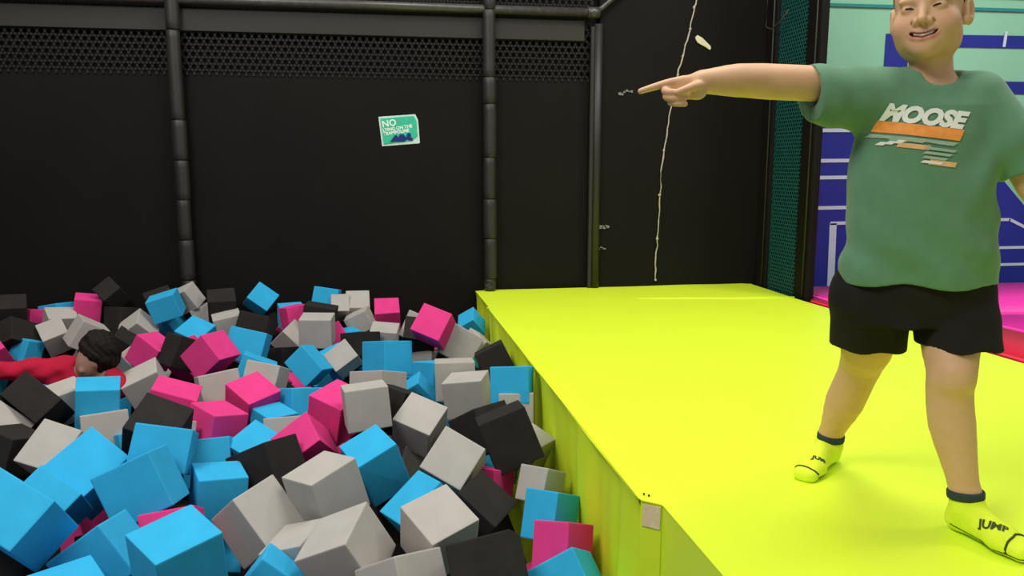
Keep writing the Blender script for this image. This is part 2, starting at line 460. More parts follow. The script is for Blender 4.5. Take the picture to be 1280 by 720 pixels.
def pbox(name, x0, x1, y0, y1, z0, z1, m, bev=.006):
    bm = bmesh.new(); add_box(bm, x0 - PO.x, x1 - PO.x, y0 - PO.y, y1 - PO.y, z0 - PO.z, z1 - PO.z, bev)
    return obj(name, bm, m, plat)
pbox('near_skirt', .7445, .775, .25, 1.950, -1.29, -.006, M['yellow'], .002)
pbox('core', .78, 2.81, .3, 5.68, -1.3, -.035, M['yellow_side'], .01)
# corner pad with its worn patch: the step faces the camera
cp = None
bm = bmesh.new()
stp = [(.696, 1.992), (.7435, 1.9455), (.775, 1.99), (.72, 2.04)]
a = [bm.verts.new(Vector((x, y, -1.29)) - PO) for x, y in stp]; b = [bm.verts.new(Vector((x, y, -.008)) - PO) for x, y in stp]
bm.faces.new(a[::-1]); bm.faces.new(b)
for i in range(4): bm.faces.new([a[i], a[(i + 1) % 4], b[(i + 1) % 4], b[i]])
bmesh.ops.bevel(bm, geom=list(bm.edges), offset=.004, segments=2, affect='EDGES')
cp = obj('corner_pad', bm, M['yellow'], plat)
bm = bmesh.new()
dvec = Vector((.7435 - .696, 1.9455 - 1.992, 0)).normalized(); nvec = Vector((dvec.y, -dvec.x, 0)) 
if nvec.y > 0: nvec = -nvec
c0 = Vector((.696, 1.992, 0)) - PO
q = [c0 + dvec * s + Vector((0, 0, z)) + nvec * e for e in (.0015, .0035) for s, z in ((.010, -.016), (.062, -.014), (.060, -.078), (.007, -.080))]
vs = [bm.verts.new(p) for p in q]
for f in ((3, 2, 1, 0), (4, 5, 6, 7), (0, 1, 5, 4), (1, 2, 6, 5), (2, 3, 7, 6), (3, 0, 4, 7)): bm.faces.new([vs[i] for i in f])
wp = obj('worn_patch', bm, M['patch'], cp); wp['label'] = 'bare beige patch at the top of the corner pad'
for x, y in ((.712, 2.01), (.722, 1.998)):
    bm = bmesh.new(); bmesh.ops.create_icosphere(bm, subdivisions=1, radius=.0035)
    for v in bm.verts: v.co += Vector((x, y, 0)) - PO
    obj('eyelet', bm, M['dark'], plat)

# ================================================================ FOAM CUBES
# (colour, centre, quaternion, size, label) of every cube one can see, then the buried ones
CUBES = [
('b', (-1.0641, 2.4346, -0.1318), (0.2701, 0.113, -0.3811, 0.8769), (0.2214, 0.166, 0.2139), 'blue foam cube at the far left foreground, cut by the frame, with torn nicks'),
('b', (-1.1071, 2.8525, -0.2347), (0.8214, 0.3575, -0.1668, 0.4119), (0.0834, 0.1877, 0.1483), 'blue foam cube wedged behind the nicked blue cube at the left'),
('b', (-1.0527, 3.0124, -0.2189), (0.181, -0.2892, -0.8843, -0.3188), (0.1925, 0.2029, 0.2046), 'blue foam cube seen as a tilted diamond behind the largest blue cube at left'),
('b', (-0.8089, 2.7677, -0.1854), (0.1473, 0.1441, 0.6075, -0.7671), (0.2009, 0.1951, 0.1929), 'large blue foam cube tipped on an edge above the pink sliver, left foreground'),
('b', (-0.5614, 2.1945, -0.195), (0.043, -0.4316, -0.8962, -0.0937), (0.1855, 0.1887, 0.2168), 'blue foam cube with a broad flat top just below the pink sliver, left foreground'),
('b', (-0.8458, 2.473, -0.2895), (0.1815, 0.2487, 0.6049, -0.7344), (0.1927, 0.176, 0.1809), 'darker blue foam cube sunk between the nicked blue cube and the flat-topped one'),
('b', (-0.8695, 2.2474, -0.3181), (0.104, -0.442, -0.8895, -0.0513), (0.1703, 0.1688, 0.1712), 'blue foam cube showing only its top corner at the bottom left edge'),
('k', (-1.1278, 2.5543, -0.3384), (0.0862, -0.0889, -0.6634, 0.738), (0.1681, 0.1659, 0.1695), 'black foam cube poking in at the very bottom left corner'),
('k', (-1.4804, 3.6936, -0.1359), (0.2976, 0.1648, -0.4318, 0.8353), (0.2139, 0.1369, 0.1879), 'large black foam cube just below the red-shirted child'),
('g', (-1.6084, 3.5676, -0.2333), (0.6895, 0.381, 0.1124, 0.6057), (0.1752, 0.1758, 0.1754), 'pale grey foam cube at the left edge below the large black one'),
('k', (-1.4604, 3.3606, -0.2316), (0.2736, -0.0966, -0.6158, 0.7325), (0.1652, 0.1619, 0.1664), 'black foam cube cut by the left frame edge, under the pale grey one'),
('g', (-1.2389, 3.2374, -0.218), (0.0002, -0.2324, -0.8949, -0.3811), (0.1803, 0.1845, 0.1803), 'grey foam cube tilted up behind the blue diamond at left'),
('g', (-1.1961, 3.6324, -0.2504), (0.1413, -0.1, 0.6088, -0.7742), (0.1882, 0.1501, 0.1317), 'grey foam cube in front of the blue cube below the child'),
('b', (-1.2668, 3.779, -0.1793), (0.0665, -0.1344, 0.7289, -0.668), (0.1792, 0.2098, 0.1859), "blue foam cube squarely facing the camera below the child's shoulder"),
('g', (-1.4329, 3.907, -0.1884), (0.0102, -0.4325, -0.8937, -0.1186), (0.1541, 0.14, 0.1553), "pale grey foam cube lying flat against the child's chest"),
('g', (-1.1601, 4.1596, -0.1967), (0.2192, 0.0504, 0.7764, -0.5888), (0.1845, 0.1655, 0.1799), "grey foam cube with a pale rim right of the child's red sleeve"),
('p', (-0.9381, 3.7325, -0.1883), (0.1737, 0.0447, -0.9829, -0.0421), (0.2012, 0.1865, 0.1879), 'pink foam cube lying flat in front of the pale-rimmed grey cube'),
('k', (-0.876, 3.2527, -0.1492), (0.164, -0.1121, -0.9375, -0.2859), (0.1957, 0.1866, 0.1846), 'black foam cube behind the pale peak of a grey cube, left middle'),
('g', (-0.9191, 3.4667, -0.2682), (0.0387, 0.3489, 0.9158, -0.1952), (0.1869, 0.1835, 0.1889), 'pale grey foam cube peaking above the broad blue cube at left middle'),
('b', (-0.7991, 3.0258, -0.147), (0.044, 0.0848, -0.5493, 0.8302), (0.2008, 0.162, 0.1893), 'broad blue foam cube with an upright face, behind the large tipped blue one'),
('p', (-0.7223, 3.6042, -0.245), (0.9326, 0.0263, 0.0993, 0.346), (0.1685, 0.2033, 0.1557), 'pink foam cube with a slanted flat top left of the dark peaked cube'),
('b', (-0.6996, 3.3531, -0.3305), (0.0312, 0.0108, 0.981, -0.1913), (0.1871, 0.1988, 0.1928), 'small peaked blue foam cube below the slanted pink one'),
('b', (-0.5201, 3.3504, -0.2872), (0.066, -0.35, -0.8985, -0.2565), (0.1502, 0.1639, 0.1562), 'blue foam cube leaning on the dark peaked cube from behind'),
('b', (-0.601, 2.955, -0.3042), (0.9848, -0.0083, 0.0549, 0.1648), (0.1741, 0.196, 0.1813), 'blue foam cube with a level top left of the big grey cube'),
('k', (-0.4393, 3.1068, -0.2797), (0.1967, 0.2561, 0.9383, -0.1236), (0.2063, 0.1945, 0.1937), 'dark black foam cube with a peaked ridge in the centre of the pit'),
('p', (-0.3111, 3.2879, -0.2612), (0.2775, 0.1286, 0.8517, -0.4255), (0.1843, 0.1725, 0.1665), 'pink foam cube showing as a strip behind the pale grey cube'),
('g', (-0.1936, 2.7043, -0.2183), (0.096, 0.4239, 0.8965, 0.086), (0.1819, 0.1895, 0.1907), 'pale grey foam cube at the centre with a broad top and two sides'),
('g', (-0.4199, 2.6929, -0.3059), (0.3735, -0.2799, -0.8611, -0.2017), (0.2048, 0.1823, 0.1775), 'big grey foam cube tilted towards the camera, left of bottom centre'),
('g', (-0.1127, 2.3423, -0.2715), (0.2389, 0.1889, 0.9481, 0.091), (0.1898, 0.1905, 0.1848), 'grey foam cube at bottom centre with a sloping wedge-shaped top'),
('b', (-0.3334, 2.342, -0.3535), (0.3231, 0.2852, 0.5737, -0.6965), (0.1416, 0.1614, 0.1537), 'blue foam cube peeping up at the bottom edge below the big grey cube'),
('g', (-0.2643, 2.5147, -0.3581), (0.0397, -0.2784, -0.7025, 0.6538), (0.165, 0.1628, 0.1672), 'shaded grey foam cube under the big tilted grey one'),
('g', (0.052, 2.1733, -0.2999), (0.8961, -0.2711, 0.0017, 0.3515), (0.1823, 0.181, 0.1554), 'cream-grey foam cube cut by the bottom edge, left of a black one'),
('g', (0.1683, 2.3598, -0.2382), (0.1185, -0.488, -0.8459, -0.1797), (0.1773, 0.1707, 0.1845), 'pale grey foam cube with a square top above the cut black cube'),
('k', (0.2905, 2.0876, -0.2282), (0.0128, -0.157, -0.4739, 0.8664), (0.1853, 0.1668, 0.2102), 'black foam cube cut by the bottom edge, right of centre'),
('k', (0.3306, 2.6902, -0.3255), (0.2816, -0.2664, -0.9046, -0.1776), (0.1758, 0.1673, 0.17), 'black foam cube under the tall dark cube, beside a red scrap'),
('g', (0.2626, 2.8412, -0.2049), (0.0821, -0.3053, -0.8471, -0.4273), (0.173, 0.1807, 0.1793), 'big grey foam cube leaning left of the tall black cube'),
('g', (0.1508, 3.4493, -0.3794), (0.7603, -0.6253, -0.0388, 0.1718), (0.193, 0.1849, 0.1826), 'grey foam cube half hidden behind the narrow blue one'),
('b', (0.1377, 2.5639, -0.2614), (0.2119, 0.5111, 0.7985, 0.2372), (0.1705, 0.1883, 0.1747), 'narrow blue foam cube wedged between two grey cubes, bottom centre'),
('b', (-0.0248, 2.9429, -0.226), (0.0509, 0.5518, 0.8085, 0.198), (0.1892, 0.1644, 0.1987), 'tall blue foam cube right of centre with a bright top and deep side'),
('g', (0.164, 3.3407, -0.2116), (0.0883, -0.2545, -0.9189, -0.2883), (0.1779, 0.1676, 0.1753), 'grey foam cube with a diamond top and dark sides, centre right'),
('g', (-0.0606, 3.3041, -0.1006), (0.6698, -0.7389, -0.072, 0.0174), (0.1808, 0.1735, 0.1744), 'grey foam cube showing one upright square face, right of the magenta one'),
('k', (0.0586, 3.5522, -0.1817), (0.2957, -0.1059, -0.5808, 0.751), (0.1666, 0.1605, 0.1672), 'black foam cube squeezed between two grey cubes, centre right'),
('b', (0.1915, 3.9932, -0.2637), (0.1628, 0.2968, 0.7204, -0.6054), (0.1336, 0.1551, 0.1248), 'blue foam cube tip above the grey diamond-topped cube'),
('p', (-0.1906, 3.5004, -0.1846), (0.1061, -0.3078, -0.9393, -0.1082), (0.1734, 0.1914, 0.1912), 'magenta foam cube with a dark left side, near the pit centre'),
('g', (-0.4011, 3.5188, -0.2812), (0.0692, -0.1172, -0.5843, 0.8), (0.168, 0.158, 0.1615), 'shaded grey foam cube under the level blue one, centre'),
('b', (-0.4914, 3.7104, -0.2967), (0.9518, 0.0331, 0.0228, 0.3042), (0.15, 0.1726, 0.1505), 'blue foam cube with a thin level top, below the pink diamond one'),
('b', (-0.3892, 3.8814, -0.2569), (0.5805, -0.7633, -0.1633, 0.2318), (0.1702, 0.1693, 0.1712), 'blue foam cube upright behind the magenta cube, left of it'),
('p', (-0.6034, 3.8488, -0.222), (0.1486, -0.3917, -0.8947, -0.1548), (0.1835, 0.1758, 0.1883), 'pink foam cube with a diamond top in the middle of the pit'),
('g', (-0.5717, 4.0847, -0.1819), (0.1644, -0.0149, -0.5732, 0.8026), (0.1708, 0.1729, 0.1727), 'pale grey foam cube behind the pink diamond-topped cube'),
('g', (-0.7838, 4.0111, -0.199), (0.6061, -0.7741, -0.1686, 0.0702), (0.1869, 0.179, 0.1804), 'grey foam cube below the big pink cube, one face showing'),
('b', (-0.6511, 4.2795, -0.1903), (0.4425, 0.3306, 0.5768, -0.6019), (0.1775, 0.1802, 0.1776), 'light blue foam cube tip right of the big pink cube'),
('p', (-0.9105, 4.5014, -0.1321), (0.4051, -0.2145, -0.8862, -0.0668), (0.1715, 0.1955, 0.1867), 'big pink foam cube tipped up, left of the pit centre'),
('b', (-0.7444, 4.6856, -0.1346), (0.1111, 0.0713, -0.5956, 0.7924), (0.2045, 0.1872, 0.1948), 'blue foam cube upright behind the big pink cube'),
('k', (-1.1032, 4.6612, -0.1476), (0.6056, -0.6847, -0.1044, 0.3918), (0.1582, 0.1807, 0.155), 'black foam cube shadowed on the left of the big pink cube'),
('p', (-1.1478, 4.9971, -0.2636), (0.0787, -0.4229, -0.755, 0.495), (0.1849, 0.195, 0.1837), 'pink foam cube tucked under the big pink one'),
('p', (-1.2876, 4.7691, -0.1691), (0.272, -0.2261, -0.935, -0.0241), (0.1776, 0.17, 0.1711), 'pink foam cube right of the dark-haired head'),
('g', (-1.5025, 5.3064, -0.1428), (0.2125, 0.2441, 0.8056, -0.4962), (0.1776, 0.1666, 0.1681), 'pale grey foam cube right behind the dark-haired head'),
('g', (-1.4378, 4.9014, -0.2361), (0.0136, -0.4336, -0.7054, 0.5606), (0.1558, 0.1383, 0.156), "pale grey foam corner beside the child's far sleeve"),
('b', (-1.3786, 5.5419, -0.1702), (0.0744, 0.3, 0.7514, -0.583), (0.168, 0.1689, 0.1679), 'small blue foam cube below the square blue one, back left'),
('b', (-1.3426, 5.3572, 0.0059), (0.1186, 0.0839, 0.7487, -0.6468), (0.1791, 0.1522, 0.1684), 'square-faced blue foam cube in the back left'),
('g', (-1.2503, 5.5622, 0.0191), (0.239, 0.1597, 0.9474, 0.1406), (0.1288, 0.136, 0.1503), 'grey foam cube standing on its corner at the back wall'),
('g', (-1.1672, 5.5832, -0.1093), (0.2065, 0.0441, 0.6763, -0.7057), (0.1249, 0.139, 0.1395), 'pale grey foam cube below the one standing on its corner'),
('b', (-1.125, 5.1659, -0.1692), (0.0922, -0.2639, -0.9236, -0.2624), (0.174, 0.1735, 0.167), 'blue foam cube with a diamond face behind the big pink cube'),
('k', (-1.0259, 5.4977, -0.0318), (0.8227, -0.56, -0.059, 0.0781), (0.1753, 0.1764, 0.1749), 'black foam cube against the back wall, left of the tilted blue one'),
('g', (-0.965, 5.3582, -0.1331), (0.9865, 0.0816, -0.0773, 0.119), (0.1741, 0.1603, 0.1507), 'pale grey foam cube lying flat before the tilted blue back cube'),
('b', (-0.7822, 5.5547, -0.0033), (0.2878, -0.1593, -0.8302, -0.45), (0.1577, 0.1476, 0.1561), 'tilted blue foam cube highest in the back row'),
('k', (-0.8006, 5.2055, -0.1212), (0.6279, -0.7616, 0.0538, 0.1512), (0.1845, 0.1785, 0.1794), 'black foam cube under the tilted blue one in the back row'),
('k', (-0.752, 5.5699, -0.1848), (0.1052, 0.0097, 0.6643, -0.74), (0.1476, 0.1499, 0.1532), 'black foam cube left of the narrow pink one in the back row'),
('b', (-0.5776, 5.4734, -0.1082), (0.9829, 0.0922, 0.0166, 0.1582), (0.1595, 0.1464, 0.1449), 'pale blue foam cube lying flat behind the narrow pink one'),
('p', (-0.5468, 5.3259, -0.0902), (0.6485, -0.7163, -0.2267, 0.122), (0.1358, 0.158, 0.1425), 'narrow pink foam cube in the back row'),
('b', (-0.3485, 5.5697, -0.0087), (0.0987, 0.0222, -0.6417, 0.7602), (0.1668, 0.1425, 0.1546), 'upright blue foam cube topmost at the back wall'),
('k', (-0.3703, 5.1966, -0.07), (0.0928, 0.0289, -0.6979, 0.7096), (0.1967, 0.1638, 0.1744), 'black foam cube under the topmost upright blue one'),
('g', (-0.3651, 4.865, -0.0862), (0.0383, -0.0209, -0.7391, 0.6722), (0.1895, 0.1756, 0.179), 'pale grey foam cube with an upright square face, back row'),
('p', (-0.6213, 5.5709, -0.2212), (0.1013, 0.5208, 0.6998, -0.4783), (0.1356, 0.1285, 0.1398), 'small pink foam tip above the grey roof-shaped cube'),
('g', (-0.551, 5.1556, -0.1994), (0.0671, 0.4529, 0.6827, -0.5695), (0.1557, 0.1479, 0.1563), 'grey foam cube like a roof edge, left of the square grey face'),
('k', (-0.5792, 4.9433, -0.2676), (0.0454, 0.3574, 0.9266, -0.1081), (0.1375, 0.1356, 0.1276), 'black foam cube below the grey roof-edged one'),
('b', (-0.3892, 4.4985, -0.2118), (0.3864, -0.1911, -0.9021, 0.0221), (0.1867, 0.1627, 0.1426), 'blue foam cube tipped on its corner, centre'),
('p', (-0.2753, 5.0218, -0.179), (0.2654, -0.0429, 0.9523, -0.1442), (0.1628, 0.1415, 0.1538), 'magenta foam cube edge-on left of the upright blue pair of faces'),
('b', (-0.2112, 5.1972, -0.2307), (0.9751, -0.0031, 0.0054, 0.2216), (0.1567, 0.1526, 0.1462), 'blue foam cube lying flat in the back row, right of the square grey one'),
('g', (-0.2534, 5.4963, -0.067), (0.0001, -0.0125, 0.9284, -0.3714), (0.1235, 0.1419, 0.1367), 'small grey foam cube back row, beside the upright blue'),
('g', (-0.1197, 5.3688, -0.1382), (0.107, 0.2046, 0.7054, -0.6701), (0.1631, 0.1333, 0.1509), 'grey foam cube with rounded corner, back row centre'),
('g', (-0.1387, 5.5413, -0.0744), (0.8924, -0.4509, 0.0009, 0.0193), (0.1628, 0.1674, 0.1671), 'pale grey foam cube against the back wall, centre'),
('p', (0.0614, 5.5097, -0.1288), (0.8566, -0.5158, -0.0136, -0.0009), (0.1704, 0.1728, 0.1728), 'pink foam cube against the back wall, lying low'),
('g', (0.0316, 4.9626, -0.181), (0.046, -0.0626, -0.9923, -0.0964), (0.1661, 0.1706, 0.1698), 'pale grey foam cube lying flat left of the tilted magenta one'),
('g', (0.2425, 5.1223, -0.1425), (0.6303, -0.7446, 0.1794, 0.1271), (0.175, 0.175, 0.175), 'pale grey foam cube edge beside the tilted magenta one'),
('k', (-0.1077, 4.8068, -0.1674), (0.0481, 0.3681, 0.923, -0.101), (0.1699, 0.1701, 0.141), 'black foam cube left above the two-faced blue one'),
('p', (0.3028, 4.3848, 0.0082), (0.028, -0.2763, -0.8226, -0.4962), (0.1774, 0.1709, 0.1709), 'tilted magenta foam cube near the back end of the platform'),
('k', (0.2397, 4.7207, -0.1159), (0.9285, -0.3635, 0.0752, -0.0067), (0.1903, 0.1836, 0.1544), 'black foam cube underneath the tilted magenta one'),
('g', (0.4558, 4.4975, -0.1233), (0.634, -0.7246, 0.1902, 0.1919), (0.1912, 0.1876, 0.1826), 'grey foam cube with pale left edge, right of the tilted magenta one'),
('b', (0.5938, 5.0488, -0.1219), (0.1207, 0.3023, 0.7886, -0.5217), (0.1226, 0.1437, 0.1443), 'blue foam tip near the far corner of the platform'),
('p', (0.6261, 5.4341, -0.2782), (0.3802, -0.5962, -0.6056, 0.365), (0.1488, 0.1263, 0.149), 'pink foam scrap nearest the far corner of the platform'),
('g', (0.5764, 4.6482, -0.1651), (0.3952, 0.1397, 0.8549, -0.3056), (0.1209, 0.143, 0.1435), "small pale grey foam tip touching the platform's far side"),
('k', (0.5873, 3.9935, -0.1012), (0.1307, 0.1835, 0.6294, -0.7437), (0.1584, 0.1512, 0.1596), "black foam cube leaning on the platform's far side"),
('b', (0.0408, 4.3253, -0.1493), (0.0468, 0.4263, 0.896, -0.115), (0.1916, 0.192, 0.1894), 'blue foam cube showing two upright faces, right of the pit centre'),
('g', (-0.0109, 3.7844, -0.1814), (0.0313, 0.3333, 0.9306, -0.1478), (0.1963, 0.1958, 0.1934), 'grey foam cube under the two-faced blue one'),
('g', (-0.2064, 4.6523, -0.2207), (0.3078, 0.0297, 0.8831, -0.3528), (0.1549, 0.1162, 0.1468), 'pale grey foam cube left of the two-faced blue one'),
('b', (-0.2516, 4.7258, -0.2576), (0.2085, 0.0222, 0.8903, -0.4041), (0.126, 0.1494, 0.1494), 'small blue foam piece under the edge-on magenta one'),
('g', (0.2757, 4.7438, -0.2738), (0.035, -0.2208, -0.9664, 0.1266), (0.1268, 0.1389, 0.1233), 'small pale grey foam cube behind the blue and grey pair of faces'),
('k', (0.4054, 4.6774, -0.2389), (0.8713, -0.464, 0.1597, 0.0046), (0.1314, 0.1503, 0.1509), 'black foam cube under the grey cube with a pale left edge'),
('b', (0.2895, 4.1743, -0.2241), (0.2983, -0.3383, -0.5709, 0.686), (0.1712, 0.1682, 0.1713), 'blue foam cube with narrow upright face beside the wide grey one'),
('g', (0.3732, 3.9259, -0.1721), (0.6661, -0.7449, 0.0239, -0.0273), (0.1977, 0.1931, 0.1879), 'wide grey foam cube face behind the white-rimmed one'),
('g', (0.4152, 3.7134, -0.1939), (0.0587, 0.1745, 0.9829, 0.0078), (0.1938, 0.183, 0.1799), 'white-rimmed grey foam cube behind the tall black pair'),
('b', (0.581, 3.4154, -0.0694), (0.1084, -0.113, -0.6071, 0.7791), (0.1715, 0.162, 0.1679), 'blue foam cube with a square face touching the platform side'),
('g', (0.5969, 3.3765, -0.1779), (0.0781, -0.0742, -0.6117, 0.7837), (0.1512, 0.1575, 0.1628), 'pale grey foam cube against the platform below the square blue face'),
('k', (0.4946, 2.9812, -0.1583), (0.6389, -0.7484, -0.1217, -0.13), (0.1935, 0.2126, 0.1819), 'tall black foam cube with a big square face near the platform'),
('k', (0.4276, 3.22, -0.212), (0.2263, 0.4358, 0.8635, -0.1152), (0.1866, 0.1864, 0.1895), 'black foam cube right behind the tall black one'),
('g', (0.6092, 3.1309, -0.2672), (0.1962, -0.3462, -0.9162, -0.0471), (0.1273, 0.1352, 0.1439), 'grey foam cube pinched between the tall black one and the platform'),
('g', (0.5894, 2.8176, -0.2974), (0.053, -0.41, -0.8882, 0.2003), (0.125, 0.1303, 0.1309), 'grey foam cube with two shaded sides below the pinched grey one'),
('b', (0.5784, 2.598, -0.3225), (0.024, -0.4072, -0.8876, 0.2139), (0.1366, 0.144, 0.1682), 'blue foam cube touching the platform above the pink one'),
('p', (0.5787, 2.4109, -0.346), (0.02, 0.4014, 0.8883, -0.2225), (0.1426, 0.1486, 0.1622), 'pink foam cube against the platform near the bottom edge'),
('b', (0.533, 2.1586, -0.3753), (0.2216, 0.1638, 0.9132, -0.3001), (0.2066, 0.2383, 0.2043), 'peaked blue foam cube at the bottom edge beside the platform'),
('p', (0.4, 2.9313, -0.3325), (0.5713, -0.7116, -0.1659, 0.3739), (0.1505, 0.136, 0.1528), 'dark pink foam scrap glimpsed in a gap under the tall black cube'),
('k', (-2.2454, 5.3266, -0.0136), (0.0862, -0.1677, 0.8168, -0.5453), (0.1777, 0.1876, 0.1668), 'black foam cube at the left frame edge in the back row'),
('p', (-2.2037, 5.508, -0.088), (0.5658, -0.6589, -0.2966, 0.3971), (0.1399, 0.1424, 0.1515), 'pink foam cube right of the black one at the left frame edge'),
('b', (-2.0701, 5.5763, -0.0601), (0.0732, 0.2386, 0.9668, -0.054), (0.1545, 0.1445, 0.1247), 'peaked blue foam cube in the back row at far left'),
('p', (-1.8731, 5.5493, -0.0263), (0.0415, -0.1513, 0.7436, -0.6499), (0.1591, 0.1538, 0.1621), 'pink foam cube in the back row above the child'),
('g', (-1.9979, 5.4179, -0.083), (0.2233, -0.4664, -0.8526, -0.0758), (0.1312, 0.1701, 0.1267), "grey foam cube behind the child's back, box-like"),
('k', (-1.9982, 5.4961, -0.171), (0.0527, 0.2817, 0.9556, -0.068), (0.1523, 0.1483, 0.1531), 'black foam cube leaning on the box-like grey one'),
('g', (-1.985, 5.2865, -0.1584), (0.2349, -0.1015, 0.8684, -0.4249), (0.1456, 0.1571, 0.1562), "pale grey foam edge just above the child's back"),
('g', (-1.7706, 5.1887, -0.1364), (0.456, 0.1837, 0.7247, -0.4829), (0.1751, 0.1751, 0.175), 'pale grey foam cube peaked directly behind the dark hair'),
('k', (-1.7189, 5.5483, 0.062), (0.372, -0.0167, 0.8546, -0.362), (0.1289, 0.146, 0.1435), 'black foam tip high in the back row above the head'),
('k', (-1.6355, 5.4737, -0.1048), (0.0046, 0.3353, 0.9366, -0.1015), (0.1696, 0.1735, 0.1737), 'large black foam cube above the dark-haired head'),
('k', (-1.415, 5.5217, 0.002), (0.9761, 0.0603, -0.1351, 0.1592), (0.1665, 0.1663, 0.1622), 'flat black foam cube tilted against the back wall'),
('k', (-1.5645, 5.1584, -0.1947), (0.7422, -0.5774, 0.2276, 0.2531), (0.1418, 0.1392, 0.145), 'black foam cube directly behind the head'),
('k', (-2.1931, 5.2455, -0.142), (0.1593, 0.2157, 0.9272, -0.2615), (0.1821, 0.2142, 0.1515), "black foam cube at the left edge above the child's arm"),
('b', (-2.122, 5.201, -0.2193), (0.8465, -0.0028, 0.1786, 0.5015), (0.1265, 0.1262, 0.1395), 'dull blue foam piece under the pink one at the left'),
('p', (-2.2278, 4.9923, -0.19), (0.3099, -0.1055, 0.8577, -0.3964), (0.1528, 0.1639, 0.1639), 'pink foam cube cut by the left edge beside the red sleeve'),
('b', (-1.0987, 3.6248, -0.3142), (0.1995, -0.386, -0.5972, 0.6742), (0.1313, 0.1003, 0.1316), 'small blue foam corner behind the blue diamond'),
('p', (-0.6884, 2.6539, -0.3203), (0.0603, -0.0267, 0.9719, -0.2261), (0.1739, 0.1833, 0.1624), 'pink foam cube showing only as a sliver between two large blue ones')]
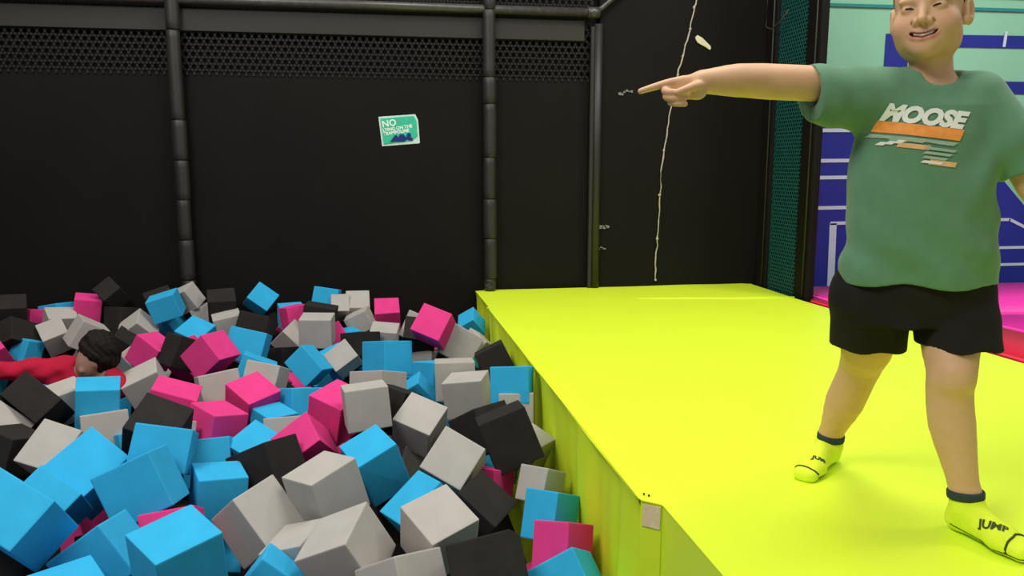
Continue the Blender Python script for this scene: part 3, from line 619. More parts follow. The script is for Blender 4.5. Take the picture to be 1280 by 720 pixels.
FILL = [
('b', (-2.5992, 1.5582, -0.6863), (0.1211, -0.5475, -0.4254, 0.7103), 'blue foam cube buried out of sight beneath the top layer of the pit'),
('k', (0.0613, 3.0256, -0.4565), (0.5227, 0.4054, 0.5925, -0.4597), 'half-buried black foam cube in a gap, second from the left among such black ones'),
('p', (0.1792, 1.6242, -0.5927), (0.3949, -0.7819, -0.1222, -0.4667), 'pink foam cube buried out of sight beneath the top layer of the pit'),
('b', (-0.394, 1.3551, -0.5596), (0.191, 0.6577, 0.2487, 0.6849), 'blue foam cube buried out of sight beneath the top layer of the pit'),
('b', (-1.6962, 1.9864, -0.5764), (0.4798, 0.2938, -0.8191, 0.1116), 'blue foam cube buried out of sight beneath the top layer of the pit'),
('k', (-0.5043, 4.2716, -0.3736), (0.3954, 0.0456, -0.8802, 0.2585), 'black foam cube buried out of sight beneath the top layer of the pit'),
('b', (-0.6342, 2.9577, -0.5461), (0.768, 0.3207, -0.5102, -0.2168), 'half-buried blue foam cube in a gap, fourth from the left among such blue ones'),
('k', (-0.7103, 5.3681, -0.4556), (0.671, -0.5059, 0.1887, 0.5081), 'black foam cube buried out of sight beneath the top layer of the pit'),
('g', (-2.7469, 3.1442, -0.4882), (0.5053, -0.1951, -0.4753, -0.6933), 'grey foam cube buried out of sight beneath the top layer of the pit'),
('b', (-0.0086, 2.0215, -0.4921), (0.4682, 0.7055, 0.5084, -0.1567), 'blue foam cube buried out of sight beneath the top layer of the pit'),
('b', (-1.2611, 1.5945, -0.4051), (0.4626, 0.4763, 0.7469, -0.0362), 'blue foam cube buried out of sight beneath the top layer of the pit'),
('g', (-0.2942, 3.4908, -0.484), (0.5619, -0.0575, -0.7634, -0.3135), 'grey foam cube buried out of sight beneath the top layer of the pit'),
('g', (-2.0386, 2.2177, -0.3806), (0.8865, 0.3024, 0.0628, 0.3445), 'grey foam cube buried out of sight beneath the top layer of the pit'),
('p', (-0.0061, 2.3349, -0.6038), (0.0168, -0.9396, -0.2177, -0.2636), 'pink foam cube buried out of sight beneath the top layer of the pit'),
('k', (-0.7014, 2.4095, -0.5102), (0.3196, -0.298, -0.4406, 0.7842), 'black foam cube buried out of sight beneath the top layer of the pit'),
('k', (-1.7712, 3.2437, -0.3786), (0.0807, 0.0204, -0.6489, -0.7563), 'black foam cube buried out of sight beneath the top layer of the pit'),
('b', (-2.2049, 4.2947, -0.3121), (0.3314, -0.8139, -0.4763, 0.0304), 'blue foam cube buried out of sight beneath the top layer of the pit'),
('g', (-2.1059, 2.7328, -0.362), (0.2402, 0.9358, 0.2582, -0.0), 'grey foam cube buried out of sight beneath the top layer of the pit'),
('p', (-2.5488, 2.2666, -0.4809), (0.3841, -0.3378, -0.0906, 0.8545), 'pink foam cube buried out of sight beneath the top layer of the pit'),
('k', (-1.0616, 1.7959, -0.605), (0.5824, 0.6052, -0.0855, 0.5359), 'black foam cube buried out of sight beneath the top layer of the pit'),
('p', (-1.9858, 1.6162, -0.5547), (0.6474, 0.4056, -0.2504, -0.5946), 'pink foam cube buried out of sight beneath the top layer of the pit'),
('b', (-2.5135, 3.5878, -0.3363), (0.1541, 0.5037, 0.486, 0.6974), 'blue foam cube buried out of sight beneath the top layer of the pit'),
('k', (-2.5259, 2.9163, -0.5902), (0.0077, 0.3084, -0.5798, 0.7541), 'black foam cube buried out of sight beneath the top layer of the pit'),
('k', (-1.8856, 2.7018, -0.5862), (0.097, 0.1622, 0.6515, -0.7348), 'black foam cube buried out of sight beneath the top layer of the pit'),
('g', (-1.5065, 1.4994, -0.4297), (0.2689, 0.6824, -0.4801, 0.4813), 'grey foam cube buried out of sight beneath the top layer of the pit'),
('k', (-2.7294, 1.5971, -0.4212), (0.3316, 0.6385, -0.1423, 0.6798), 'black foam cube buried out of sight beneath the top layer of the pit'),
('k', (-1.9956, 2.4796, -0.5149), (0.5287, 0.6971, 0.3207, 0.3629), 'black foam cube buried out of sight beneath the top layer of the pit'),
('g', (-2.2372, 4.7314, -0.4855), (0.3356, -0.6219, -0.5782, 0.4078), 'grey foam cube buried out of sight beneath the top layer of the pit'),
('k', (-1.0032, 2.9737, -0.5263), (0.8781, -0.1096, -0.1072, -0.4532), 'black foam cube buried out of sight beneath the top layer of the pit'),
('k', (0.1947, 1.8914, -0.4457), (0.7368, -0.5035, 0.4192, 0.1669), 'black foam cube buried out of sight beneath the top layer of the pit'),
('b', (-2.12, 3.1562, -0.4649), (0.1986, 0.439, 0.1935, -0.8546), 'blue foam cube buried out of sight beneath the top layer of the pit'),
('k', (-0.0106, 1.3769, -0.6723), (0.1586, -0.5395, 0.8052, -0.1885), 'black foam cube buried out of sight beneath the top layer of the pit'),
('b', (-2.0329, 4.4643, -0.4671), (0.6067, 0.6232, -0.4187, -0.2613), 'blue foam cube buried out of sight beneath the top layer of the pit'),
('k', (-2.6254, 4.2126, -0.3014), (0.427, 0.4115, -0.7744, -0.2206), 'black foam cube buried out of sight beneath the top layer of the pit'),
('g', (-1.7592, 1.396, -0.4778), (0.7002, 0.1652, 0.2394, -0.652), 'grey foam cube buried out of sight beneath the top layer of the pit'),
('p', (-1.6127, 2.3474, -0.508), (0.5298, -0.5246, 0.6177, -0.2502), 'pink foam cube buried out of sight beneath the top layer of the pit'),
('p', (-1.1963, 3.2408, -0.5491), (0.0418, -0.5849, 0.794, -0.1604), 'half-buried pink foam cube in a gap, second from the left among such pink ones'),
('k', (-0.9724, 1.526, -0.5586), (0.026, 0.839, -0.4671, -0.2778), 'black foam cube buried out of sight beneath the top layer of the pit'),
('p', (-2.0107, 3.6484, -0.495), (0.6326, 0.3584, -0.6006, -0.3328), 'pink foam cube buried out of sight beneath the top layer of the pit'),
('k', (-1.4055, 3.0807, -0.3825), (0.2209, 0.1741, 0.6414, -0.7138), 'black foam cube buried out of sight beneath the top layer of the pit'),
('p', (-1.8316, 4.8295, -0.337), (0.475, -0.4662, -0.5278, -0.5278), 'half-buried pink foam cube in a gap, first from the left among such pink ones'),
('b', (-1.6223, 3.4389, -0.5217), (0.1865, -0.1616, -0.2255, -0.9425), 'blue foam cube buried out of sight beneath the top layer of the pit'),
('p', (0.5169, 3.7307, -0.4452), (0.0297, -0.1233, -0.6619, 0.7388), 'pink foam cube buried out of sight beneath the top layer of the pit'),
('g', (-2.5393, 4.6093, -0.4036), (0.2158, 0.9393, 0.1377, -0.2285), 'grey foam cube buried out of sight beneath the top layer of the pit'),
('b', (-0.7168, 1.9645, -0.6155), (0.3966, 0.8242, -0.2112, 0.3447), 'blue foam cube buried out of sight beneath the top layer of the pit'),
('k', (-2.3511, 4.4858, -0.2437), (0.0779, 0.0433, 0.4259, 0.9004), 'black foam cube buried out of sight beneath the top layer of the pit'),
('k', (-0.1982, 1.8109, -0.4367), (0.7848, 0.2584, 0.2948, 0.48), 'black foam cube buried out of sight beneath the top layer of the pit'),
('p', (-2.3161, 2.4576, -0.3639), (0.3907, -0.5584, 0.0787, 0.7276), 'pink foam cube buried out of sight beneath the top layer of the pit'),
('g', (0.5096, 4.3509, -0.411), (0.5605, 0.6743, -0.146, -0.4581), 'grey foam cube buried out of sight beneath the top layer of the pit'),
('b', (-2.6741, 4.4292, -0.4475), (0.292, -0.8685, 0.3123, 0.2509), 'blue foam cube buried out of sight beneath the top layer of the pit'),
('k', (-0.066, 5.503, -0.3892), (0.4111, -0.2713, 0.1813, -0.8512), 'black foam cube buried out of sight beneath the top layer of the pit'),
('p', (-0.5945, 1.7526, -0.6511), (0.3812, -0.2455, 0.3438, -0.8223), 'pink foam cube buried out of sight beneath the top layer of the pit'),
('k', (-1.3477, 2.8476, -0.5158), (0.045, 0.6715, -0.4817, -0.5612), 'black foam cube buried out of sight beneath the top layer of the pit'),
('b', (-1.7132, 2.929, -0.6026), (0.7625, 0.5351, -0.3441, -0.1173), 'blue foam cube buried out of sight beneath the top layer of the pit'),
('k', (-1.2168, 3.6696, -0.5001), (0.5655, 0.7725, -0.2883, 0.0191), 'black foam cube buried out of sight beneath the top layer of the pit'),
('k', (-2.1107, 3.3583, -0.5542), (0.8528, 0.5043, 0.0031, -0.1357), 'black foam cube buried out of sight beneath the top layer of the pit'),
('g', (-2.2623, 1.7941, -0.5618), (0.2294, 0.4093, 0.1791, -0.8647), 'grey foam cube buried out of sight beneath the top layer of the pit'),
('b', (0.2401, 4.9357, -0.4594), (0.7915, -0.2245, 0.5414, 0.1734), 'blue foam cube buried out of sight beneath the top layer of the pit'),
('g', (-0.4631, 2.2351, -0.4607), (0.2505, -0.4905, 0.677, 0.4882), 'grey foam cube buried out of sight beneath the top layer of the pit'),
('p', (-2.4164, 1.6426, -0.6791), (0.0676, 0.2603, -0.6244, -0.7333), 'pink foam cube buried out of sight beneath the top layer of the pit'),
('b', (-0.0726, 1.4287, -0.4623), (0.3435, 0.4052, 0.837, -0.1314), 'blue foam cube buried out of sight beneath the top layer of the pit'),
('g', (-2.6949, 2.6607, -0.3949), (0.956, -0.2199, -0.1185, 0.154), 'grey foam cube buried out of sight beneath the top layer of the pit'),
('b', (-0.3505, 5.012, -0.4185), (0.1539, 0.3879, 0.8064, 0.419), 'half-buried blue foam cube in a gap, fifth from the left among such blue ones'),
('k', (0.2598, 2.4576, -0.566), (0.7661, 0.592, -0.2204, 0.1187), 'black foam cube buried out of sight beneath the top layer of the pit'),
('b', (-0.5374, 3.6636, -0.538), (0.7063, 0.6341, 0.0419, -0.3119), 'blue foam cube buried out of sight beneath the top layer of the pit'),
('b', (0.0008, 4.696, -0.3666), (0.6834, -0.2757, 0.6696, 0.0927), 'blue foam cube buried out of sight beneath the top layer of the pit'),
('p', (-0.257, 4.0221, -0.4709), (0.0224, -0.0797, -0.9806, 0.1776), 'pink foam cube buried out of sight beneath the top layer of the pit'),
('k', (-2.4239, 3.0132, -0.3429), (0.2031, 0.5749, 0.5256, 0.5933), 'black foam cube buried out of sight beneath the top layer of the pit'),
('g', (0.4204, 1.8662, -0.6149), (0.9483, 0.2729, 0.1531, -0.0536), 'grey foam cube buried out of sight beneath the top layer of the pit'),
('k', (-2.729, 3.9912, -0.2625), (0.2216, 0.0047, -0.9139, -0.3402), 'black foam cube buried out of sight beneath the top layer of the pit'),
('g', (-1.0578, 2.2333, -0.6237), (0.8257, -0.4353, 0.2353, -0.2709), 'grey foam cube buried out of sight beneath the top layer of the pit'),
('b', (0.4366, 1.3956, -0.4886), (0.1514, -0.1652, -0.1122, -0.9681), 'blue foam cube buried out of sight beneath the top layer of the pit'),
('b', (-2.245, 2.2463, -0.6397), (0.6295, -0.3653, -0.0986, 0.6787), 'blue foam cube buried out of sight beneath the top layer of the pit'),
('p', (-0.6988, 5.1146, -0.4697), (0.5978, 0.467, 0.0725, -0.6475), 'pink foam cube buried out of sight beneath the top layer of the pit'),
('p', (0.3173, 5.2821, -0.3056), (0.0032, -0.2954, -0.9489, 0.1109), 'pink foam cube buried out of sight beneath the top layer of the pit'),
('k', (0.0307, 5.1582, -0.4619), (0.3434, -0.1339, 0.9152, -0.1628), 'black foam cube buried out of sight beneath the top layer of the pit'),
('k', (-0.8495, 3.1439, -0.5429), (0.4347, 0.6432, -0.1714, -0.6065), 'half-buried black foam cube in a gap, first from the left among such black ones'),
('k', (-0.197, 3.1861, -0.4318), (0.8013, -0.474, -0.0048, 0.3651), 'black foam cube buried out of sight beneath the top layer of the pit'),
('g', (-1.4097, 5.1859, -0.456), (0.6953, 0.3618, -0.1187, 0.6096), 'grey foam cube buried out of sight beneath the top layer of the pit'),
('k', (-1.1858, 2.622, -0.6149), (0.1244, -0.5224, 0.3681, -0.759), 'black foam cube buried out of sight beneath the top layer of the pit'),
('k', (-1.0541, 5.2624, -0.4097), (0.684, -0.1356, -0.1056, -0.709), 'black foam cube buried out of sight beneath the top layer of the pit'),
('k', (-0.8093, 3.9084, -0.4964), (0.8361, 0.4278, -0.3334, -0.0824), 'black foam cube buried out of sight beneath the top layer of the pit'),
('g', (-0.852, 5.5422, -0.3611), (0.6176, -0.7542, 0.2218, -0.0243), 'grey foam cube buried out of sight beneath the top layer of the pit'),
('k', (-2.303, 1.4991, -0.4906), (0.5366, 0.186, 0.8076, -0.1589), 'black foam cube buried out of sight beneath the top layer of the pit'),
('p', (-2.7117, 5.0533, -0.4333), (0.6754, -0.1952, -0.6171, -0.3533), 'pink foam cube buried out of sight beneath the top layer of the pit'),
('p', (-2.6018, 5.5106, -0.1722), (0.371, 0.8332, -0.3896, 0.1277), 'pink foam cube buried out of sight beneath the top layer of the pit'),
('g', (-0.4742, 5.2094, -0.4209), (0.9628, 0.2002, 0.0363, -0.1781), 'grey foam cube buried out of sight beneath the top layer of the pit'),
('b', (-1.1791, 4.6078, -0.447), (0.1473, 0.7849, -0.5957, 0.0862), 'blue foam cube buried out of sight beneath the top layer of the pit'),
('b', (-1.5501, 2.7117, -0.344), (0.2215, 0.9197, -0.2094, 0.2477), 'blue foam cube buried out of sight beneath the top layer of the pit'),
('b', (-2.6052, 4.0122, -0.5216), (0.1793, -0.6991, 0.4429, -0.5319), 'blue foam cube buried out of sight beneath the top layer of the pit'),
('b', (0.322, 2.1308, -0.5416), (0.6172, 0.5964, -0.5022, -0.1055), 'blue foam cube buried out of sight beneath the top layer of the pit'),
('p', (-2.0824, 4.0584, -0.3519), (0.2856, -0.6399, 0.7097, -0.0725), 'pink foam cube buried out of sight beneath the top layer of the pit'),
('k', (-0.903, 4.6579, -0.3684), (0.3649, -0.9109, -0.0591, 0.1832), 'black foam cube buried out of sight beneath the top layer of the pit'),
('b', (-1.5059, 4.6365, -0.4651), (0.9814, -0.1234, 0.0316, -0.1437), 'half-buried blue foam cube in a gap, third from the left among such blue ones'),
('b', (-2.4047, 5.2517, -0.3983), (0.7593, -0.1146, 0.2394, 0.5942), 'half-buried blue foam cube in a gap, first from the left among such blue ones'),
('k', (-2.4662, 2.5722, -0.5651), (0.0608, -0.4833, -0.8379, -0.2464), 'black foam cube buried out of sight beneath the top layer of the pit'),
('g', (-2.4797, 3.8536, -0.3664), (0.6015, -0.7765, -0.1759, 0.065), 'grey foam cube buried out of sight beneath the top layer of the pit'),
('g', (-2.3173, 3.4704, -0.4178), (0.1391, 0.0677, -0.1827, 0.9709), 'grey foam cube buried out of sight beneath the top layer of the pit'),
('b', (-0.1336, 4.4625, -0.4506), (0.2076, 0.7631, 0.5708, -0.2207), 'blue foam cube buried out of sight beneath the top layer of the pit'),
('p', (-0.9729, 4.8518, -0.4672), (0.1754, -0.9665, -0.1531, 0.1076), 'pink foam cube buried out of sight beneath the top layer of the pit'),
('p', (-0.92, 2.6923, -0.6173), (0.8108, -0.3783, 0.0679, -0.4414), 'pink foam cube buried out of sight beneath the top layer of the pit'),
('b', (-1.0465, 4.0231, -0.5365), (0.4554, 0.0459, 0.8432, -0.2818), 'blue foam cube buried out of sight beneath the top layer of the pit'),
('k', (0.3253, 4.1914, -0.471), (0.0691, 0.8708, -0.2029, 0.4425), 'black foam cube buried out of sight beneath the top layer of the pit'),
('b', (0.5707, 1.5126, -0.6624), (0.9359, -0.3213, 0.0667, 0.1281), 'blue foam cube buried out of sight beneath the top layer of the pit'),
('k', (0.5751, 4.7528, -0.4446), (0.0995, 0.696, 0.7093, 0.0514), 'black foam cube buried out of sight beneath the top layer of the pit'),
('k', (0.2878, 1.5616, -0.414), (0.8113, -0.2603, 0.1022, -0.5134), 'black foam cube buried out of sight beneath the top layer of the pit'),
('p', (-0.4266, 2.0042, -0.5957), (0.3205, -0.1567, -0.6704, -0.6506), 'pink foam cube buried out of sight beneath the top layer of the pit'),
('g', (-2.3725, 4.093, -0.5132), (0.6081, -0.3169, -0.2477, 0.6844), 'grey foam cube buried out of sight beneath the top layer of the pit'),
('g', (-2.433, 4.7937, -0.2791), (0.589, -0.3259, -0.6048, 0.4254), 'grey foam cube buried out of sight beneath the top layer of the pit'),
('k', (-0.3479, 1.5642, -0.6792), (0.3989, -0.3389, -0.3237, -0.7882), 'black foam cube buried out of sight beneath the top layer of the pit'),
('g', (-0.0089, 2.5741, -0.6194), (0.292, 0.1653, 0.4012, -0.8524), 'grey foam cube buried out of sight beneath the top layer of the pit'),
('p', (-0.5233, 4.7442, -0.4407), (0.5839, 0.7506, 0.2675, -0.1553), 'half-buried pink foam cube in a gap, third from the left among such pink ones'),
('g', (-0.0451, 1.722, -0.6307), (0.2643, -0.0306, -0.3838, 0.8842), 'grey foam cube buried out of sight beneath the top layer of the pit'),
('k', (-2.528, 1.8945, -0.4061), (0.4279, -0.147, 0.7018, 0.5503), 'black foam cube buried out of sight beneath the top layer of the pit'),
('b', (-1.3701, 2.3011, -0.4032), (0.3815, -0.6781, 0.0086, -0.6281), 'blue foam cube buried out of sight beneath the top layer of the pit'),
('k', (-1.5319, 1.6971, -0.5355), (0.1964, 0.9308, 0.1796, -0.2507), 'black foam cube buried out of sight beneath the top layer of the pit'),
('p', (-1.2829, 1.9699, -0.5612), (0.6778, 0.0225, 0.6693, -0.3035), 'pink foam cube buried out of sight beneath the top layer of the pit'),
('k', (-0.1504, 2.8024, -0.4889), (0.2568, 0.3111, -0.8702, 0.2829), 'black foam cube buried out of sight beneath the top layer of the pit'),
('k', (-0.3057, 2.6142, -0.586), (0.5007, 0.2481, 0.7918, 0.2467), 'black foam cube buried out of sight beneath the top layer of the pit'),
('p', (0.0755, 3.7798, -0.543), (0.0693, -0.8857, -0.1487, -0.4344), 'pink foam cube buried out of sight beneath the top layer of the pit'),
('g', (-2.6807, 5.0227, -0.2006), (0.3961, -0.3634, -0.3937, 0.7457), 'grey foam cube buried out of sight beneath the top layer of the pit'),
('p', (-0.375, 2.896, -0.5208), (0.6664, -0.4167, 0.5324, 0.3142), 'pink foam cube buried out of sight beneath the top layer of the pit'),
('k', (-2.2891, 3.6864, -0.5368), (0.4807, -0.3621, 0.6744, 0.4278), 'black foam cube buried out of sight beneath the top layer of the pit'),
('b', (-2.4906, 5.4936, -0.4477), (0.5026, -0.5652, -0.2859, 0.5884), 'half-buried blue foam cube in a gap, second from the left among such blue ones'),
('k', (-2.3301, 4.0711, -0.2802), (0.4375, 0.0285, 0.8953, -0.0788), 'black foam cube buried out of sight beneath the top layer of the pit'),
('p', (-1.1077, 2.0608, -0.3879), (0.1061, -0.9045, -0.2672, 0.315), 'pink foam cube buried out of sight beneath the top layer of the pit'),
('b', (-2.6606, 3.3038, -0.3129), (0.5501, -0.3352, 0.7246, 0.2449), 'blue foam cube buried out of sight beneath the top layer of the pit'),
('g', (-1.8263, 5.3095, -0.3868), (0.0057, -0.4757, -0.3699, 0.798), 'half-buried grey foam cube in a gap, first from the left among such grey ones'),
('p', (-1.2985, 2.4336, -0.5609), (0.4477, -0.0032, 0.7971, -0.4052), 'pink foam cube buried out of sight beneath the top layer of the pit'),
('b', (0.3394, 3.9732, -0.4238), (0.2061, -0.6485, 0.0385, 0.7318), 'blue foam cube buried out of sight beneath the top layer of the pit'),
('k', (-2.5724, 4.8314, -0.4855), (0.2626, -0.5524, -0.7855, 0.0937), 'black foam cube buried out of sight beneath the top layer of the pit'),
('p', (-1.8461, 2.2845, -0.5912), (0.9202, -0.0621, 0.3646, -0.1285), 'pink foam cube buried out of sight beneath the top layer of the pit'),
('k', (-0.868, 3.6877, -0.4943), (0.4279, 0.1293, 0.8381, -0.3127), 'black foam cube buried out of sight beneath the top layer of the pit'),
('k', (-2.1436, 3.856, -0.3231), (0.6588, 0.2291, 0.0013, -0.7166), 'black foam cube buried out of sight beneath the top layer of the pit'),
('b', (-0.7664, 4.2468, -0.4249), (0.245, 0.5589, -0.7842, 0.1125), 'blue foam cube buried out of sight beneath the top layer of the pit'),
('b', (-0.7916, 1.7368, -0.4298), (0.2569, 0.0153, -0.4696, -0.8446), 'blue foam cube buried out of sight beneath the top layer of the pit'),
('g', (0.072, 4.3578, -0.4319), (0.3438, -0.1641, -0.9071, 0.1791), 'grey foam cube buried out of sight beneath the top layer of the pit'),
('g', (-1.7881, 3.6161, -0.4437), (0.7059, -0.0603, 0.6545, 0.264), 'grey foam cube buried out of sight beneath the top layer of the pit'),
('g', (-2.6967, 3.746, -0.3504), (0.4265, -0.8158, 0.39, -0.0222), 'grey foam cube buried out of sight beneath the top layer of the pit'),
('p', (-0.6327, 4.5004, -0.3187), (0.0076, 0.9181, -0.2388, -0.3163), 'pink foam cube buried out of sight beneath the top layer of the pit'),
('p', (-1.2407, 5.4534, -0.3815), (0.4127, 0.761, 0.4669, -0.1802), 'pink foam cube buried out of sight beneath the top layer of the pit'),
('k', (-2.304, 4.9412, -0.447), (0.5167, 0.0536, -0.8502, 0.086), 'black foam cube buried out of sight beneath the top layer of the pit'),
('p', (-2.2391, 2.6586, -0.5935), (0.5215, 0.1892, -0.8266, -0.0947), 'pink foam cube buried out of sight beneath the top layer of the pit'),
('b', (-1.0884, 2.3231, -0.3812), (0.1529, -0.7637, 0.2864, 0.558), 'blue foam cube buried out of sight beneath the top layer of the pit'),
('b', (0.5182, 4.9452, -0.328), (0.2133, -0.5337, 0.2796, -0.7691), 'blue foam cube buried out of sight beneath the top layer of the pit'),
('p', (0.5227, 2.5647, -0.6052), (0.1451, -0.072, 0.6948, 0.7007), 'pink foam cube buried out of sight beneath the top layer of the pit'),
('k', (-2.3516, 4.3571, -0.48), (0.3129, -0.7322, -0.5935, 0.1174), 'black foam cube buried out of sight beneath the top layer of the pit'),
('k', (-0.2712, 2.2774, -0.6367), (0.6451, -0.5067, 0.4236, 0.3844), 'black foam cube buried out of sight beneath the top layer of the pit'),
('b', (0.4886, 3.4258, -0.4467), (0.3141, -0.6505, -0.0661, -0.6883), 'half-buried blue foam cube in a gap, sixth from the left among such blue ones'),
('k', (-0.542, 4.0413, -0.4984), (0.0529, -0.2058, 0.6517, 0.7281), 'black foam cube buried out of sight beneath the top layer of the pit')]
CN = {'b': 'blue', 'p': 'pink', 'g': 'grey', 'k': 'black'}
random.seed(21)
def cube_mesh(d, soft=.005, jit=.0022):
    bm = bmesh.new()
    bmesh.ops.create_cube(bm, size=1.0)
    for v in bm.verts:
        v.co = Vector((v.co.x * d[0], v.co.y * d[1], v.co.z * d[2])) + Vector((random.uniform(-jit, jit), random.uniform(-jit, jit), random.uniform(-jit, jit)))
    bmesh.ops.bevel(bm, geom=list(bm.edges), offset=soft, segments=2, affect='EDGES', profile=.6)
    me = bpy.data.meshes.new('foam_cube')
    bm.to_mesh(me); bm.free()
    return me
for c, p, q, d, lab in CUBES:
    me = cube_mesh(d)
    o = link('foam_cube', me, M[CN[c]])
    o.rotation_mode = 'QUATERNION'; o.location = p; o.rotation_quaternion = q
    tag(o, lab, 'foam cube', 'foam cubes on the surface of the pit')
proto = {}
for c in 'bpgk':
    proto[c] = [cube_mesh((.174, .174, .174)) for _ in range(3)]
    for me in proto[c]: me.materials.append(M[CN[c]])
for n, (c, p, q, lab) in enumerate(FILL):
    o = link('foam_cube', proto[c][n % 3])
    o.rotation_mode = 'QUATERNION'; o.location = p; o.rotation_quaternion = q
    tag(o, lab, 'foam cube', CN[c] + ' foam cubes in the buried layer')

# ================================================================ PEOPLE: signed-distance bodies turned into one continuous surface each
def surface_nets(xs, ys, zs, V):
    S = V < 0
    c = np.zeros((len(xs) - 1, len(ys) - 1, len(zs) - 1), np.int8)
    for a in (0, 1):
        for b in (0, 1):
            for d in (0, 1):
                c += S[a:a + c.shape[0], b:b + c.shape[1], d:d + c.shape[2]]
    act = (c > 0) & (c < 8)
    I, J, K = np.nonzero(act)
    idx = -np.ones(c.shape, np.int64); idx[I, J, K] = np.arange(len(I))
    pos = np.zeros((len(I), 3)); cnt = np.zeros(len(I))
    for ax in range(3):
        for u in (0, 1):
            for w in (0, 1):
                o = [0, 0, 0]; oth = [k for k in range(3) if k != ax]
                o[oth[0]] = u; o[oth[1]] = w
                o2 = list(o); o2[ax] = 1
                va = V[I + o[0], J + o[1], K + o[2]]; vb = V[I + o2[0], J + o2[1], K + o2[2]]
                m = (va < 0) != (vb < 0)
                t = np.where(m, va / np.where(m, va - vb, 1), 0)
                pa = np.stack([xs[I + o[0]], ys[J + o[1]], zs[K + o[2]]], 1)
                pb = np.stack([xs[I + o2[0]], ys[J + o2[1]], zs[K + o2[2]]], 1)
                pos += np.where(m[:, None], pa + (pb - pa) * t[:, None], 0); cnt += m
    pos /= cnt[:, None]
    F = []
    def quads(A, B, ax):
        m = A != B
        i, j, k = np.nonzero(m)
        s = A[i, j, k]
        if ax == 0:
            ok = (j > 0) & (k > 0); i, j, k, s = i[ok], j[ok], k[ok], s[ok]
            ok = (j < c.shape[1]) & (k < c.shape[2]); i, j, k, s = i[ok], j[ok], k[ok], s[ok]
            q = np.stack([idx[i, j - 1, k - 1], idx[i, j, k - 1], idx[i, j, k], idx[i, j - 1, k]], 1)
        elif ax == 1:
            ok = (i > 0) & (k > 0) & (i < c.shape[0]) & (k < c.shape[2]); i, j, k, s = i[ok], j[ok], k[ok], s[ok]
            q = np.stack([idx[i - 1, j, k - 1], idx[i - 1, j, k], idx[i, j, k], idx[i, j, k - 1]], 1)
        else:
            ok = (i > 0) & (j > 0) & (i < c.shape[0]) & (j < c.shape[1]); i, j, k, s = i[ok], j[ok], k[ok], s[ok]
            q = np.stack([idx[i - 1, j - 1, k], idx[i, j - 1, k], idx[i, j, k], idx[i - 1, j, k]], 1)
        q[~s] = q[~s][:, ::-1]
        F.append(q)
    quads(S[:-1], S[1:], 0); quads(S[:, :-1], S[:, 1:], 1); quads(S[:, :, :-1], S[:, :, 1:], 2)
    return pos, np.concatenate(F)

def np_mesh(name, pos, quads):
    me = bpy.data.meshes.new(name)
    me.vertices.add(len(pos)); me.vertices.foreach_set('co', pos.astype(np.float32).ravel())
    me.loops.add(quads.size); me.loops.foreach_set('vertex_index', quads.astype(np.int32).ravel())
    me.polygons.add(len(quads)); me.polygons.foreach_set('loop_start', np.arange(0, quads.size, 4, dtype=np.int32))
    me.update(calc_edges=True)
    me.polygons.foreach_set('use_smooth', np.ones(len(quads), bool))
    return me

